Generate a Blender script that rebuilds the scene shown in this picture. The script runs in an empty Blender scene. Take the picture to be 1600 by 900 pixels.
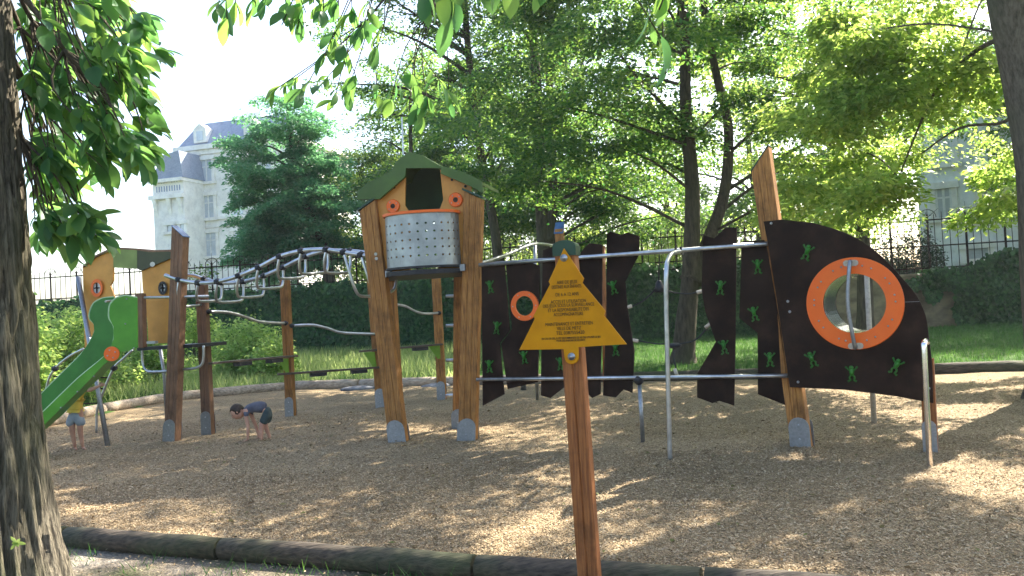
import bpy, bmesh, math, random
import numpy as np
from mathutils import Vector, Matrix, noise
R = math.radians
sc = bpy.context.scene
COL = sc.collection
# ------------------------------------------------------------------ camera
CAM_H = 1.70; FPX = 1331.0; PITCH = R(1.38); ROLL = R(3.0)
cam = bpy.data.cameras.new('camera'); camo = bpy.data.objects.new('camera', cam); COL.objects.link(camo)
F = Vector((0, math.cos(PITCH), math.sin(PITCH)))
U0 = Vector((0, -math.sin(PITCH), math.cos(PITCH))); R0 = Vector((1, 0, 0))
RV = R0*math.cos(ROLL) - U0*math.sin(ROLL)
UV = U0*math.cos(ROLL) + R0*math.sin(ROLL)
EYE = Vector((0, 0, CAM_H))
m = Matrix((( RV.x, UV.x, -F.x, 0), (RV.y, UV.y, -F.y, 0), (RV.z, UV.z, -F.z, CAM_H), (0, 0, 0, 1)))
camo.matrix_world = m
cam.sensor_width = 36; cam.lens = FPX/1600*36; cam.clip_start = 0.05; cam.clip_end = 600
sc.camera = camo
# ------------------------------------------------------------------ light
SUN_AZ = 45.0; SUN_EL = 42.0
world = bpy.data.worlds.new('World'); sc.world = world; world.use_nodes = True
wn = world.node_tree.nodes; wl = world.node_tree.links
bg = wn['Background']; sky = wn.new('ShaderNodeTexSky'); sky.sky_type = 'NISHITA'; sky.sun_disc = False
sky.sun_elevation = R(SUN_EL); sky.sun_rotation = R(SUN_AZ); sky.air_density = 1.0; sky.dust_density = 2.5; sky.ozone_density = 1.0
wl.new(sky.outputs[0], bg.inputs[0]); bg.inputs[1].default_value = 0.105
SD = Vector((math.sin(R(SUN_AZ))*math.cos(R(SUN_EL)), math.cos(R(SUN_AZ))*math.cos(R(SUN_EL)), math.sin(R(SUN_EL))))
sun = bpy.data.lights.new('sun', 'SUN'); sun.energy = 5.0; sun.angle = R(0.4); sun.color = (1.0, 0.93, 0.80)
suno = bpy.data.objects.new('sun', sun); COL.objects.link(suno)
suno.rotation_euler = SD.to_track_quat('Z', 'Y').to_euler(); suno.location = (20, 20, 30)
sc.view_settings.view_transform = 'Standard'; sc.view_settings.look = 'None'
sc.view_settings.exposure = 2.3; sc.view_settings.gamma = 1; sc.view_settings.use_curve_mapping = False
sc.render.engine = 'CYCLES'
cy = sc.cycles
cy.max_bounces = 6; cy.diffuse_bounces = 3; cy.glossy_bounces = 2; cy.transmission_bounces = 4; cy.transparent_max_bounces = 6
cy.caustics_reflective = False; cy.caustics_refractive = False; cy.sample_clamp_indirect = 6
cy.use_denoising = True
try:
    cy.denoiser = 'OPENIMAGEDENOISE'; cy.denoising_input_passes = 'RGB_ALBEDO_NORMAL'; cy.denoising_prefilter = 'ACCURATE'
except Exception: pass
rnd = random.Random(7)
NR = np.random.default_rng(11)
# ------------------------------------------------------------------ photo geometry -> world
def ray(px, py): return F*FPX + RV*(px-800) + UV*(450-py)
def G(px, py, z=0.0):
    d = ray(px, py); t = (z-CAM_H)/d.z; return EYE + d*t
def PD(px, py, y):
    d = ray(px, py); return EYE + d*(y/d.y)
class VP:                                                          # a vertical plane through two ground points
    def __init__(s, a, b):
        s.a = Vector((a[0], a[1], 0)); s.u = Vector((b[0]-a[0], b[1]-a[1], 0)).normalized()
        s.n = Vector((s.u.y, -s.u.x, 0))
        if s.n.y > 0: s.n = -s.n
    def p(s, px, py, off=0.0):
        d = ray(px, py); o = s.a + s.n*off
        t = (o-EYE).dot(s.n)/d.dot(s.n); return EYE + d*t
    def back(s, dist): q = VP(s.a, s.a+s.u); q.a = s.a - s.n*dist; return q
# ------------------------------------------------------------------ materials
M = {}
def newmat(name):
    m = bpy.data.materials.new(name); m.use_nodes = True; M[name] = m
    return m, m.node_tree.nodes, m.node_tree.links, m.node_tree.nodes['Principled BSDF']
def ramp(n, l, fac, stops):
    r = n.new('ShaderNodeValToRGB'); e = r.color_ramp.elements
    while len(e) < len(stops): e.new(0.5)
    for i, (p, c) in enumerate(stops): e[i].position = p; e[i].color = (*c, 1)
    l.new(fac, r.inputs[0]); return r.outputs[0]
def tex(n, l, scale=(1, 1, 1), ns=5, det=4, rough=.55, kind='noise', co='Object'):
    tc = n.new('ShaderNodeTexCoord'); mp = n.new('ShaderNodeMapping'); mp.inputs['Scale'].default_value = scale
    l.new(tc.outputs[co], mp.inputs[0])
    if kind == 'noise':
        t = n.new('ShaderNodeTexNoise'); t.inputs['Scale'].default_value = ns; t.inputs['Detail'].default_value = det; t.inputs['Roughness'].default_value = rough
    else:
        t = n.new('ShaderNodeTexVoronoi'); t.inputs['Scale'].default_value = ns
    l.new(mp.outputs[0], t.inputs['Vector']); return t
def bump(n, l, b, h, st=.3, d=.01):
    bm_ = n.new('ShaderNodeBump'); bm_.inputs['Strength'].default_value = st; bm_.inputs['Distance'].default_value = d
    l.new(h, bm_.inputs['Height']); l.new(bm_.outputs[0], b.inputs['Normal'])
def simple(name, c0, c1, ns=6, scale=(1, 1, 1), rough=.5, metal=0, bs=.1, spec=.3, det=4, pos=(.35, .65), wear=(2.3, .82, 1.12), vary=.06):
    m, n, l, b = newmat(name)
    t = tex(n, l, scale, ns, det)
    oi = n.new('ShaderNodeObjectInfo'); mp_ = [x for x in n if x.type == 'MAPPING'][0]
    sc_r = n.new('ShaderNodeVectorMath'); sc_r.operation = 'SCALE'; sc_r.inputs[0].default_value = (37.0, 19.0, 53.0); l.new(oi.outputs['Random'], sc_r.inputs['Scale']); l.new(sc_r.outputs[0], mp_.inputs['Location'])
    w = tex(n, l, (1, 1, 1), wear[0], 9, .7); wm = n.new('ShaderNodeMix'); wm.data_type = 'RGBA'; wm.blend_type = 'MULTIPLY'; wm.inputs[0].default_value = 1
    l.new(ramp(n, l, t.outputs[0], [(pos[0], c0), (pos[1], c1)]), wm.inputs[6]); l.new(ramp(n, l, w.outputs[0], [(.32, (wear[1],)*3), (.5, (1, 1, 1)), (.72, (wear[2], wear[2], wear[2]*.97))]), wm.inputs[7])
    vm = n.new('ShaderNodeMix'); vm.data_type = 'RGBA'; vm.blend_type = 'MULTIPLY'; vm.inputs[0].default_value = 1; l.new(wm.outputs[2], vm.inputs[6])
    l.new(ramp(n, l, oi.outputs['Random'], [(0, (1-vary,)*3), (1, (1+vary,)*3)]), vm.inputs[7]); l.new(vm.outputs[2], b.inputs['Base Color'])
    b.inputs['Roughness'].default_value = rough; b.inputs['Metallic'].default_value = metal; b.inputs['Specular IOR Level'].default_value = spec
    if bs: bump(n, l, b, t.outputs[0], bs, .01)
    return m
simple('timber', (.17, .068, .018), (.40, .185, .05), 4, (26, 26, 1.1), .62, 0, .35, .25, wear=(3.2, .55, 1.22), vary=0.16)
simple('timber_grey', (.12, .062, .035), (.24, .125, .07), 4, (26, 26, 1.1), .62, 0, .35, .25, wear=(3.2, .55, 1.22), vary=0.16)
simple('timber_red', (.16, .052, .016), (.31, .115, .034), 4, (26, 26, 1.1), .62, 0, .35, .25, wear=(3.2, .55, 1.22), vary=0.16)
simple('board_dark', (.05, .035, .025), (.09, .065, .045), 6)
simple('galvanised', (.24, .25, .265), (.30, .31, .33), 40, (1, 1, 1), .42, .85, .05)
simple('steel_pipe', (.34, .35, .37), (.50, .51, .53), 9, (1, 1, 1), .33, .9, .03)
simple('mirror_steel', (.75, .73, .78), (.85, .83, .86), 3, (1, 1, 8), .16, 1, .05)
simple('perforated_steel', (.24, .25, .245), (.33, .345, .34), 5, (1, 1, 1), .38, .55, .03)
simple('orange_board', (.50, .215, .035), (.60, .27, .05), 3, (1, 1, 1), .42, 0, .03)
simple('yellow_board', (.50, .20, .002), (.58, .25, .003), 5, (1, 1, 1), .5, 0, .03, .12, wear=(5, .86, 1.05))
simple('orange_plastic', (.76, .125, .012), (.80, .14, .015), 5, (1, 1, 1), .38, 0, .0, wear=(2.3, .95, 1.03))
simple('green_board', (.050, .095, .013), (.068, .125, .018), 3, (1, 1, 1), .4, 0, .03)
simple('slide_green_shaded', (.030, .14, .022), (.042, .18, .03), 3, (1, 1, 1), .4, 0, .03)  # shaded copy of the slide green: shade between the cheeks put into the colour
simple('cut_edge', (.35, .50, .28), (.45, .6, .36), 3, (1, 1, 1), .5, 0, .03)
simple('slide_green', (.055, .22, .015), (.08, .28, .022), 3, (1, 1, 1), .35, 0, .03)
simple('olive_board', (.16, .20, .05), (.22, .27, .07), 3, (1, 1, 1), .45, 0, .03)
simple('dark_green_board', (.014, .045, .016), (.025, .07, .025), 3, (1, 1, 1), .5, 0, .03)
simple('brown_board', (.015, .0085, .006), (.027, .0155, .011), 2.5, (1, 1, 1), .7, 0, .06, .07, wear=(3.5, .7, 1.9), vary=.15)
simple('frog_green', (.018, .11, .010), (.03, .16, .018), 9, (1, 1, 1), .38, 0, .05)
simple('lime_bracket', (.14, .28, .015), (.20, .36, .03), 6, (1, 1, 1), .5, 0, .05)
simple('rubber_black', (.012, .012, .014), (.025, .025, .028), 12, (1, 1, 1), .55, 0, .1)
simple('cap_green', (.012, .04, .022), (.02, .06, .034), 8, (1, 1, 1), .4, 0, .05)
simple('cap_blue', (.03, .08, .17), (.05, .12, .24), 8, (1, 1, 1), .4, 0, .05)
simple('rope_pale', (.40, .34, .26), (.55, .48, .38), 30, (1, 1, 1), .7, 0, .3)
simple('ink', (.012, .008, .004), (.02, .014, .008), 5, (1, 1, 1), .6, 0, 0)
simple('hole_bright', (.62, .58, .50), (.74, .70, .62), 5, (1, 1, 1), .4, 0, 0)
simple('iron', (.010, .008, .008), (.035, .020, .016), 14, (1, 1, 1), .85, 0, .1, .1)
simple('roof_brown', (.045, .048, .02), (.07, .07, .03), 4)
simple('wall_stone', (.13, .10, .07), (.28, .22, .15), 2.2, (1, 1, 1.6), .9, 0, .8, .2, 8)
simple('facade_stone', (.76, .72, .66), (.84, .81, .76), 1.2, (1, 1, 1), .85, 0, .15, .2, 8)
simple('facade_trim', (.74, .70, .64), (.82, .79, .74), 2, (1, 1, 1), .8, 0, .1, .2)
simple('facade_white', (.74, .74, .74), (.82, .82, .82), .8, (1, 1, 1), .85, 0, .1, .2, 8)
simple('slate', (.20, .24, .32), (.28, .32, .42), 7, (1, 1, 4), .6, 0, .3)  # slate lightened so the colour carries the distance haze
simple('window_glass', (.42, .46, .50), (.58, .62, .68), .8, (1, 1, 1), .12, 0, 0, .8)
simple('window_frame', (.6, .6, .58), (.72, .72, .70), 3, (1, 1, 1), .6, 0, 0)
simple('shutter_grey', (.35, .37, .38), (.45, .47, .48), 3, (1, 1, 30), .6, 0, .3)
simple('skin', (.42, .21, .14), (.52, .28, .19), 8, (1, 1, 1), .55, 0, .05)
simple('hair', (.022, .013, .008), (.05, .03, .018), 30, (1, 1, 1), .6, 0, .4)
simple('shirt_yellow', (.55, .38, .05), (.66, .47, .08), 8, (1, 1, 1), .85, 0, .3)
simple('shorts_grey', (.24, .27, .30), (.32, .35, .38), 10, (1, 1, 1), .85, 0, .3)
simple('shirt_grey', (.075, .075, .10), (.12, .12, .15), 10, (1, 1, 1), .85, 0, .3)
simple('shorts_dark', (.03, .045, .045), (.055, .075, .07), 10, (1, 1, 1), .85, 0, .3)
simple('stone_grey', (.10, .10, .11), (.20, .20, .21), 7, (1, 1, 1), .85, 0, .5)
simple('soil', (.045, .03, .02), (.10, .07, .045), 3, (1, 1, 1), .95, 0, .5, .2)
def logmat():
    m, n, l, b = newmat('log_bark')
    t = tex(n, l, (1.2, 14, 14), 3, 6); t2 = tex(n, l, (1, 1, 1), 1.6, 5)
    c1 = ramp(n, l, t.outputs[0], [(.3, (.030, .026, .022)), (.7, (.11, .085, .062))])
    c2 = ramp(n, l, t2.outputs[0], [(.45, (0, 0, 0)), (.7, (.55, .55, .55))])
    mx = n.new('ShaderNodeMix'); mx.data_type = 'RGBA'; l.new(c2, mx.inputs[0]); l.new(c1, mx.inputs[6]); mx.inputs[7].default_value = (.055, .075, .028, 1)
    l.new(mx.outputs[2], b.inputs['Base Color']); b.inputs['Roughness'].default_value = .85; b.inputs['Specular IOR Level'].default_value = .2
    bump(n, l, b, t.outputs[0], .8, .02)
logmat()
simple('log_pale_lit', (.22, .17, .12), (.42, .34, .26), 3, (1.5, 10, 10), .85, 0, .8, .2, wear=(2, .5, 1.2))  # weathered logs, with their sunlit look also put into the paler colour
def barkmat(name, c0, c1, moss, sc_=(9, 9, 1.3), ns=3.2, bs=1.0, rp_=(.34, .62)):
    m, n, l, b = newmat(name)
    t = tex(n, l, sc_, ns, 9, .68); t2 = tex(n, l, (1, 1, .5), 1.1, 5)
    c = ramp(n, l, t.outputs[0], [(rp_[0], c0), (rp_[1], c1)])
    f = ramp(n, l, t2.outputs[0], [(.46, (0, 0, 0)), (.66, (.6, .6, .6))])
    mx = n.new('ShaderNodeMix'); mx.data_type = 'RGBA'; l.new(f, mx.inputs[0]); l.new(c, mx.inputs[6]); mx.inputs[7].default_value = (*moss, 1)
    l.new(mx.outputs[2], b.inputs['Base Color']); b.inputs['Roughness'].default_value = .9; b.inputs['Specular IOR Level'].default_value = .15
    bump(n, l, b, t.outputs[0], bs, .03)
barkmat('bark_near', (.045, .038, .029), (.22, .19, .14), (.07, .085, .03), (17, 17, 1.7), 4.0, 1.0, (.38, .62))
barkmat('bark_far', (.030, .024, .018), (.10, .078, .055), (.05, .055, .025), (5, 5, 1), 3)
barkmat('bark_smooth', (.055, .047, .038), (.15, .13, .105), (.07, .075, .05), (7, 7, 1.6), 3, .9)
def leafmat(name, cols, trans, tf=.5, rough=.45):
    m, n, l, b = newmat(name)
    g = n.new('ShaderNodeNewGeometry')
    c = ramp(n, l, g.outputs['Random Per Island'], [(i/(len(cols)-1), k) for i, k in enumerate(cols)])
    l.new(c, b.inputs['Base Color']); b.inputs['Roughness'].default_value = rough; b.inputs['Specular IOR Level'].default_value = .22
    tr = n.new('ShaderNodeBsdfTranslucent')
    c2 = ramp(n, l, g.outputs['Random Per Island'], [(0, trans[0]), (1, trans[1])])
    l.new(c2, tr.inputs[0])
    mx = n.new('ShaderNodeMixShader'); mx.inputs[0].default_value = tf
    l.new(b.outputs[0], mx.inputs[1]); l.new(tr.outputs[0], mx.inputs[2])
    l.new(mx.outputs[0], n['Material Output'].inputs[0])
leafmat('leaf_near', [(.02, .075, .035), (.035, .11, .045), (.06, .15, .04)], [(.12, .33, .09), (.34, .55, .10)], .55, .4)
leafmat('leaf_deep', [(.014, .060, .026), (.022, .085, .032), (.04, .12, .032)], [(.05, .20, .04), (.38, .56, .09)], .48)
leafmat('leaf_green', [(.022, .075, .02), (.035, .11, .026), (.06, .15, .03)], [(.14, .32, .045), (.30, .48, .07)], .5)
leafmat('leaf_blue', [(.05, .17, .09), (.08, .23, .12), (.13, .30, .15)], [(.12, .38, .15), (.24, .50, .19)], .45)  # blue-green foliage, lightened to put haze into the leaf colour
leafmat('leaf_yellow', [(.035, .09, .02), (.10, .19, .035), (.14, .23, .045)], [(.26, .46, .06), (.72, .84, .20)], .55)
leafmat('leaf_ivy', [(.008, .040, .012), (.020, .075, .022), (.055, .14, .04)], [(.03, .10, .02), (.08, .2, .04)], .25, .45)
leafmat('leaf_dark', [(.012, .035, .014), (.02, .05, .02)], [(.03, .08, .03), (.05, .12, .03)], .25)
leafmat('grass_blade', [(.022, .075, .020), (.04, .11, .028), (.07, .15, .04)], [(.07, .19, .035), (.14, .27, .05)], .35, .7)
leafmat('grass_tall', [(.10, .19, .04), (.18, .27, .07), (.32, .36, .15)], [(.38, .52, .13), (.60, .66, .28)], .5, .6)  # tall grass, its pale tone also carrying the sun glare on the lawn
leafmat('weed_leaf', [(.09, .19, .03), (.13, .25, .05), (.20, .33, .08)], [(.40, .58, .11), (.60, .74, .22)], .5, .5)
leafmat('chip', [(.13, .08, .04), (.25, .17, .09), (.38, .275, .16), (.52, .405, .26)], [(.1, .07, .05), (.1, .07, .05)], .0, .85)
def mulch():
    m, n, l, b = newmat('mulch')
    v = tex(n, l, (1, 1, 1), 62, kind='v'); v2 = tex(n, l, (1.9, .7, 1), 80, kind='v')
    big = tex(n, l, (1, 1, 1), .9, 6, .6)
    sep = n.new('ShaderNodeSeparateColor'); l.new(v.outputs['Color'], sep.inputs[0])
    c = ramp(n, l, sep.outputs[0], [(0, (.085, .058, .032)), (.35, (.23, .158, .083)), (.7, (.36, .26, .148)), (1, (.56, .435, .27))])
    sep2 = n.new('ShaderNodeSeparateColor'); l.new(v2.outputs['Color'], sep2.inputs[0])
    c2 = ramp(n, l, sep2.outputs[1], [(0, (.11, .08, .048)), (.6, (.32, .24, .14)), (1, (.48, .385, .25))])
    mx = n.new('ShaderNodeMix'); mx.data_type = 'RGBA'; mx.inputs[0].default_value = .5; l.new(c, mx.inputs[6]); l.new(c2, mx.inputs[7])
    mul = n.new('ShaderNodeMix'); mul.data_type = 'RGBA'; mul.blend_type = 'MULTIPLY'; mul.inputs[0].default_value = 1
    l.new(mx.outputs[2], mul.inputs[6]); l.new(ramp(n, l, big.outputs[0], [(.3, (.72, .70, .68)), (.65, (1.1, 1.08, 1.05))]), mul.inputs[7])
    l.new(mul.outputs[2], b.inputs['Base Color']); b.inputs['Roughness'].default_value = .9; b.inputs['Specular IOR Level'].default_value = .2
    bump(n, l, b, v.outputs['Distance'], .8, .03)
mulch()
def groundmat(name, a, b_, c_):
    m, n, l, b = newmat(name)
    t = tex(n, l, (1, 1, 1), 1.3, 8, .65); t2 = tex(n, l, (1, 1, 1), 45, 3)
    c = ramp(n, l, t.outputs[0], [(.35, a), (.5, b_), (.65, c_)])
    mul = n.new('ShaderNodeMix'); mul.data_type = 'RGBA'; mul.blend_type = 'MULTIPLY'; mul.inputs[0].default_value = 1
    l.new(c, mul.inputs[6]); l.new(ramp(n, l, t2.outputs[0], [(.3, (.55, .55, .55)), (.7, (1.3, 1.3, 1.3))]), mul.inputs[7])
    l.new(mul.outputs[2], b.inputs['Base Color']); b.inputs['Roughness'].default_value = .95; b.inputs['Specular IOR Level'].default_value = .1
    bump(n, l, b, t2.outputs[0], .8, .04)
groundmat('lawn_soil', (.04, .075, .02), (.055, .11, .025), (.085, .14, .035))
groundmat('verge_soil', (.06, .07, .03), (.17, .14, .105), (.26, .23, .19))
groundmat('far_ground', (.05, .08, .03), (.07, .10, .04), (.12, .12, .08))
# ------------------------------------------------------------------ builders
def tag(o, label=None, cat=None, group=None, kind=None):
    if label: o['label'] = label
    if cat: o['category'] = cat
    if group: o['group'] = group
    if kind: o['kind'] = kind
    return o
def thing(name, loc, label, cat, group=None):
    o = bpy.data.objects.new(name, None); o.empty_display_size = .2; COL.objects.link(o); o.location = Vector(loc)
    return tag(o, label, cat, group)
def wloc(o):
    v = Vector((0, 0, 0))
    while o is not None: v += o.location; o = o.parent
    return v
def link(name, me, mat, parent=None, smooth=False, origin=None):
    o = bpy.data.objects.new(name, me); COL.objects.link(o); me.materials.append(M[mat])
    if smooth:
        me.polygons.foreach_set('use_smooth', [True]*len(me.polygons))
    if parent is not None:
        me.transform(Matrix.Translation(-wloc(parent))); o.parent = parent
    elif origin is not None:
        me.transform(Matrix.Translation(-Vector(origin))); o.location = Vector(origin)
    me.update(); return o
class MB:
    def __init__(s): s.b = bmesh.new()
    def done(s, name, mat, parent=None, smooth=False, origin=None, recalc=True):
        if recalc: bmesh.ops.recalc_face_normals(s.b, faces=s.b.faces)
        me = bpy.data.meshes.new(name); s.b.to_mesh(me); s.b.free()
        return link(name, me, mat, parent, smooth, origin)
    def prism(s, pts, vec, bev=0.0):                                 # polygon of 3-D points, thickened along vec
        vs = [s.b.verts.new(p) for p in pts]; ws = [s.b.verts.new(Vector(p)+Vector(vec)) for p in pts]
        n = len(vs); f0 = s.b.faces.new(vs); f1 = s.b.faces.new(ws[::-1]); fs = [f0, f1]
        for i in range(n): fs.append(s.b.faces.new((vs[i], ws[i], ws[(i+1) % n], vs[(i+1) % n])))
        if bev:
            ed = set(f0.edges) | set(f1.edges)
            bmesh.ops.bevel(s.b, geom=list(ed), offset=bev, segments=1, affect='EDGES', clamp_overlap=True)
        return s
    def box(s, c, x, y, z, bev=0.0):                                 # centre and three half-extent vectors
        c, x, y, z = map(Vector, (c, x, y, z))
        return s.prism([c-x-y-z, c+x-y-z, c+x+y-z, c-x+y-z], z*2, bev)
    def tube(s, pts, r, seg=10, cap=True, r2=None):
        pts = [Vector(p) for p in pts]; n = len(pts)
        rs = r if isinstance(r, (list, tuple)) else [r + ((r2 if r2 is not None else r)-r)*i/(n-1) for i in range(n)]
        prev = None; rings = []
        for i, p in enumerate(pts):
            t = (pts[min(i+1, n-1)] - pts[max(i-1, 0)]).normalized()
            if prev is None:
                a = Vector((0, 0, 1)) if abs(t.z) < .9 else Vector((1, 0, 0)); x = t.cross(a).normalized()
            else:
                x = (prev - t*prev.dot(t)).normalized()
            prev = x; y = t.cross(x)
            rings.append([s.b.verts.new(p + (x*math.cos(k*2*math.pi/seg) + y*math.sin(k*2*math.pi/seg))*rs[i]) for k in range(seg)])
        for a, b in zip(rings, rings[1:]):
            for k in range(seg): s.b.faces.new((a[k], a[(k+1) % seg], b[(k+1) % seg], b[k]))
        if cap: s.b.faces.new(rings[0][::-1]); s.b.faces.new(rings[-1])
        return s
    def ball(s, c, r, sc_=(1, 1, 1), sub=2, rot=None):
        mt = Matrix.Translation(c) @ (rot.to_4x4() if rot else Matrix.Identity(4)) @ Matrix.Diagonal((r*sc_[0], r*sc_[1], r*sc_[2], 1))
        bmesh.ops.create_icosphere(s.b, subdivisions=sub, radius=1, matrix=mt); return s
    def ring(s, c, u, w, n, ro, ri, t, seg=40, bev=0):               # flat annulus: axes u,w; normal n; thickness t (along -n)
        o = []
        for k in range(seg):
            a = 2*math.pi*k/seg; d = u*math.cos(a) + w*math.sin(a)
            o.append([s.b.verts.new(c + d*rr + n*h) for rr, h in ((ri, 0), (ro-bev, 0), (ro, -bev), (ro, -t), (ri, -t))])
        for k in range(seg):
            a, b = o[k], o[(k+1) % seg]
            for j in range(5): s.b.faces.new((a[j], a[(j+1) % 5], b[(j+1) % 5], b[j]))
        return s
def smooth_path(pts, k=6, closed=False):
    pts = [Vector(p) for p in pts]; out = []
    n = len(pts)
    for i in range(n-1):
        p0 = pts[max(i-1, 0)]; p1 = pts[i]; p2 = pts[i+1]; p3 = pts[min(i+2, n-1)]
        for j in range(k):
            t = j/k
            out.append(.5*((2*p1) + (p2-p0)*t + (2*p0-5*p1+4*p2-p3)*t*t + (3*p1-p0-3*p2+p3)*t**3))
    out.append(pts[-1]); return out
def beam(p0, p1, u, n, w, d, lam=3, mb=None, slant=0.0):
    """laminated timber post from p0 to p1: width w along u, depth d along n, made of lam glued boards; slant raises one top edge"""
    mb = mb or MB(); p0 = Vector(p0); p1 = Vector(p1); lw = w/lam
    for i in range(lam):
        a = -w/2 + i*lw; b = a + lw
        def q(x, y, base): return base + u*x + n*y
        bot = [q(a, -d/2, p0), q(b, -d/2, p0), q(b, d/2, p0), q(a, d/2, p0)]
        top = [q(a, -d/2, p1), q(b, -d/2, p1), q(b, d/2, p1), q(a, d/2, p1)]
        for j, x in enumerate((a, b, b, a)): top[j] = top[j] + Vector((0, 0, slant*x/(w/2)))
        vs = [mb.b.verts.new(v) for v in bot] + [mb.b.verts.new(v) for v in top]
        fs = [(0, 3, 2, 1), (4, 5, 6, 7), (0, 1, 5, 4), (1, 2, 6, 5), (2, 3, 7, 6), (3, 0, 4, 7)]
        ff = [mb.b.faces.new([vs[k] for k in f]) for f in fs]
        ve = [e for e in set(sum([list(f.edges) for f in ff], [])) if abs((e.verts[0].co-e.verts[1].co).z) > .5*(p1-p0).length]
        bmesh.ops.bevel(mb.b, geom=ve, offset=.007, segments=1, affect='EDGES')
    return mb
def shoe(p, u, n, w, d, h, parent, axis=None):                       # galvanised plate foot with round-topped front plate
    mb = MB(); axis = axis or Vector((0, 0, 1))
    pts = [p - u*w/2 - axis*.05, p + u*w/2 - axis*.05]
    for k in range(9):
        a = math.pi*k/8; pts.append(p + u*math.cos(a)*w/2 + axis*(h - w/2 + math.sin(a)*w/2))
    mb.prism([q + n*(d/2+.012) for q in pts], -n*.010)
    mb.prism([q - n*(d/2+.002) for q in pts], -n*.010)
    o = mb.done('post_shoe', 'galvanised', parent)
    b = MB()
    for s in (.3, .75): b.ball(p + n*(d/2+.014) + axis*h*s, .012, sub=1)
    b.done('bolt', 'steel_pipe', o, True); return o
def quads_mesh(name, V, nf, fv=4):
    me = bpy.data.meshes.new(name); V = np.ascontiguousarray(V.reshape(-1, 3), dtype=np.float32)
    me.vertices.add(len(V)); me.vertices.foreach_set('co', V.ravel())
    me.loops.add(nf*fv); me.loops.foreach_set('vertex_index', np.arange(nf*fv, dtype=np.int32))
    me.polygons.add(nf); me.polygons.foreach_set('loop_start', np.arange(0, nf*fv, fv, dtype=np.int32))
    try: me.polygons.foreach_set('loop_total', np.full(nf, fv, dtype=np.int32))
    except Exception: pass
    me.update(calc_edges=True); return me
def nrm(a): return a/np.maximum(np.linalg.norm(a, axis=1, keepdims=True), 1e-9)
def leaf_quads(P, D, N, L, W):
    """one pointed four-corner leaf per row: P base, D direction, N normal"""
    D = nrm(D); S = nrm(np.cross(D, N)); L = L[:, None]; W = W[:, None]; Nn = nrm(np.cross(S, D))
    return np.stack([P, P + D*L*.5 + S*W*.5 + Nn*L*.06, P + D*L - Nn*L*.08, P + D*L*.5 - S*W*.5 + Nn*L*.06], axis=1)
def big_leaves(P, D, N, L, W):
    """a broad folded leaf of six faces with a drooping tip"""
    D = nrm(D); S = nrm(np.cross(D, N)); Nn = nrm(np.cross(S, D)); L = L[:, None]; W = W[:, None]
    ts = [0, .1, .25, .45, .62, .78, .9, 1]; ws = [.05, .28, .62, .93, 1.0, .82, .48, .03]; dr = [0, .01, .01, -.02, -.06, -.11, -.16, -.22]
    mid = [P + D*L*t + Nn*L*d for t, d in zip(ts, dr)]
    lt = [c + S*W*.5*w + Nn*W*.16*w for c, w in zip(mid, ws)]; rt = [c - S*W*.5*w + Nn*W*.16*w for c, w in zip(mid, ws)]
    V = np.stack([x for trio in zip(lt, mid, rt) for x in trio], axis=1)            # N x 24 x 3
    f = []
    for i in range(7):
        a = i*3; f += [(a, a+1, a+4, a+3), (a+1, a+2, a+5, a+4)]
    return V, np.array(f)
def big_leaf_mesh(name, P, D, N, L, W):
    V, f = big_leaves(P, D, N, L, W); n = len(P)
    me = bpy.data.meshes.new(name); Vf = np.ascontiguousarray(V.reshape(-1, 3), dtype=np.float32)
    idx = (np.arange(n)[:, None, None]*24 + f[None]).reshape(-1).astype(np.int32); nf = n*len(f)
    me.vertices.add(len(Vf)); me.vertices.foreach_set('co', Vf.ravel())
    me.loops.add(nf*4); me.loops.foreach_set('vertex_index', idx)
    me.polygons.add(nf); me.polygons.foreach_set('loop_start', np.arange(0, nf*4, 4, dtype=np.int32))
    try: me.polygons.foreach_set('loop_total', np.full(nf, 4, dtype=np.int32))
    except Exception: pass
    me.update(calc_edges=True); return me

# ================================================================== SETTING
def wall_y(x): return 32 - .183*(x+7.2)
LZ = .33                                                            # lawn level along the wall
def grid_sheet(name, mat, inside, zf, x0, x1, y0, y1, st, kind='structure'):
    nx = int((x1-x0)/st)+1; ny = int((y1-y0)/st)+1
    xs = np.linspace(x0, x1, nx); ys = np.linspace(y0, y1, ny)
    verts = [(x, y, zf(x, y)) for y in ys for x in xs]
    faces = [(j*nx+i, j*nx+i+1, (j+1)*nx+i+1, (j+1)*nx+i) for j in range(ny-1) for i in range(nx-1) if inside((xs[i]+xs[i+1])/2, (ys[j]+ys[j+1])/2)]
    me = bpy.data.meshes.new(name); me.from_pydata(verts, [], faces)
    b = bmesh.new(); b.from_mesh(me); bmesh.ops.delete(b, geom=[v for v in b.verts if not v.link_faces], context='VERTS'); b.to_mesh(me); b.free()
    o = link(name, me, mat, smooth=True); return tag(o, kind=kind)
# kerb lines (ground points taken from the photo)
near_px = [(-160, 838), (105, 852), (347, 872), (745, 902), (1100, 926), (1500, 952), (1900, 978)]
far_px = [(-160, 735), (0, 690), (70, 668), (160, 646), (262, 628), (318, 622), (455, 609), (563, 606), (685, 603), (880, 599), (1060, 595), (1250, 591), (1456, 585), (1600, 580), (1800, 574)]
NEARK = [G(*p) for p in near_px]; FARK = [G(*p) for p in far_px]
def interp(poly, x):
    if x <= poly[0].x: return poly[0].y
    for a, b in zip(poly, poly[1:]):
        if a.x <= x <= b.x: return a.y + (b.y-a.y)*(x-a.x)/max(b.x-a.x, 1e-6)
    return poly[-1].y
def in_poly(x, y, poly):
    c = False; j = len(poly)-1
    for i in range(len(poly)):
        if (poly[i][1] > y) != (poly[j][1] > y) and x < (poly[j][0]-poly[i][0])*(y-poly[i][1])/(poly[j][1]-poly[i][1])+poly[i][0]: c = not c
        j = i
    return c
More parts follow.
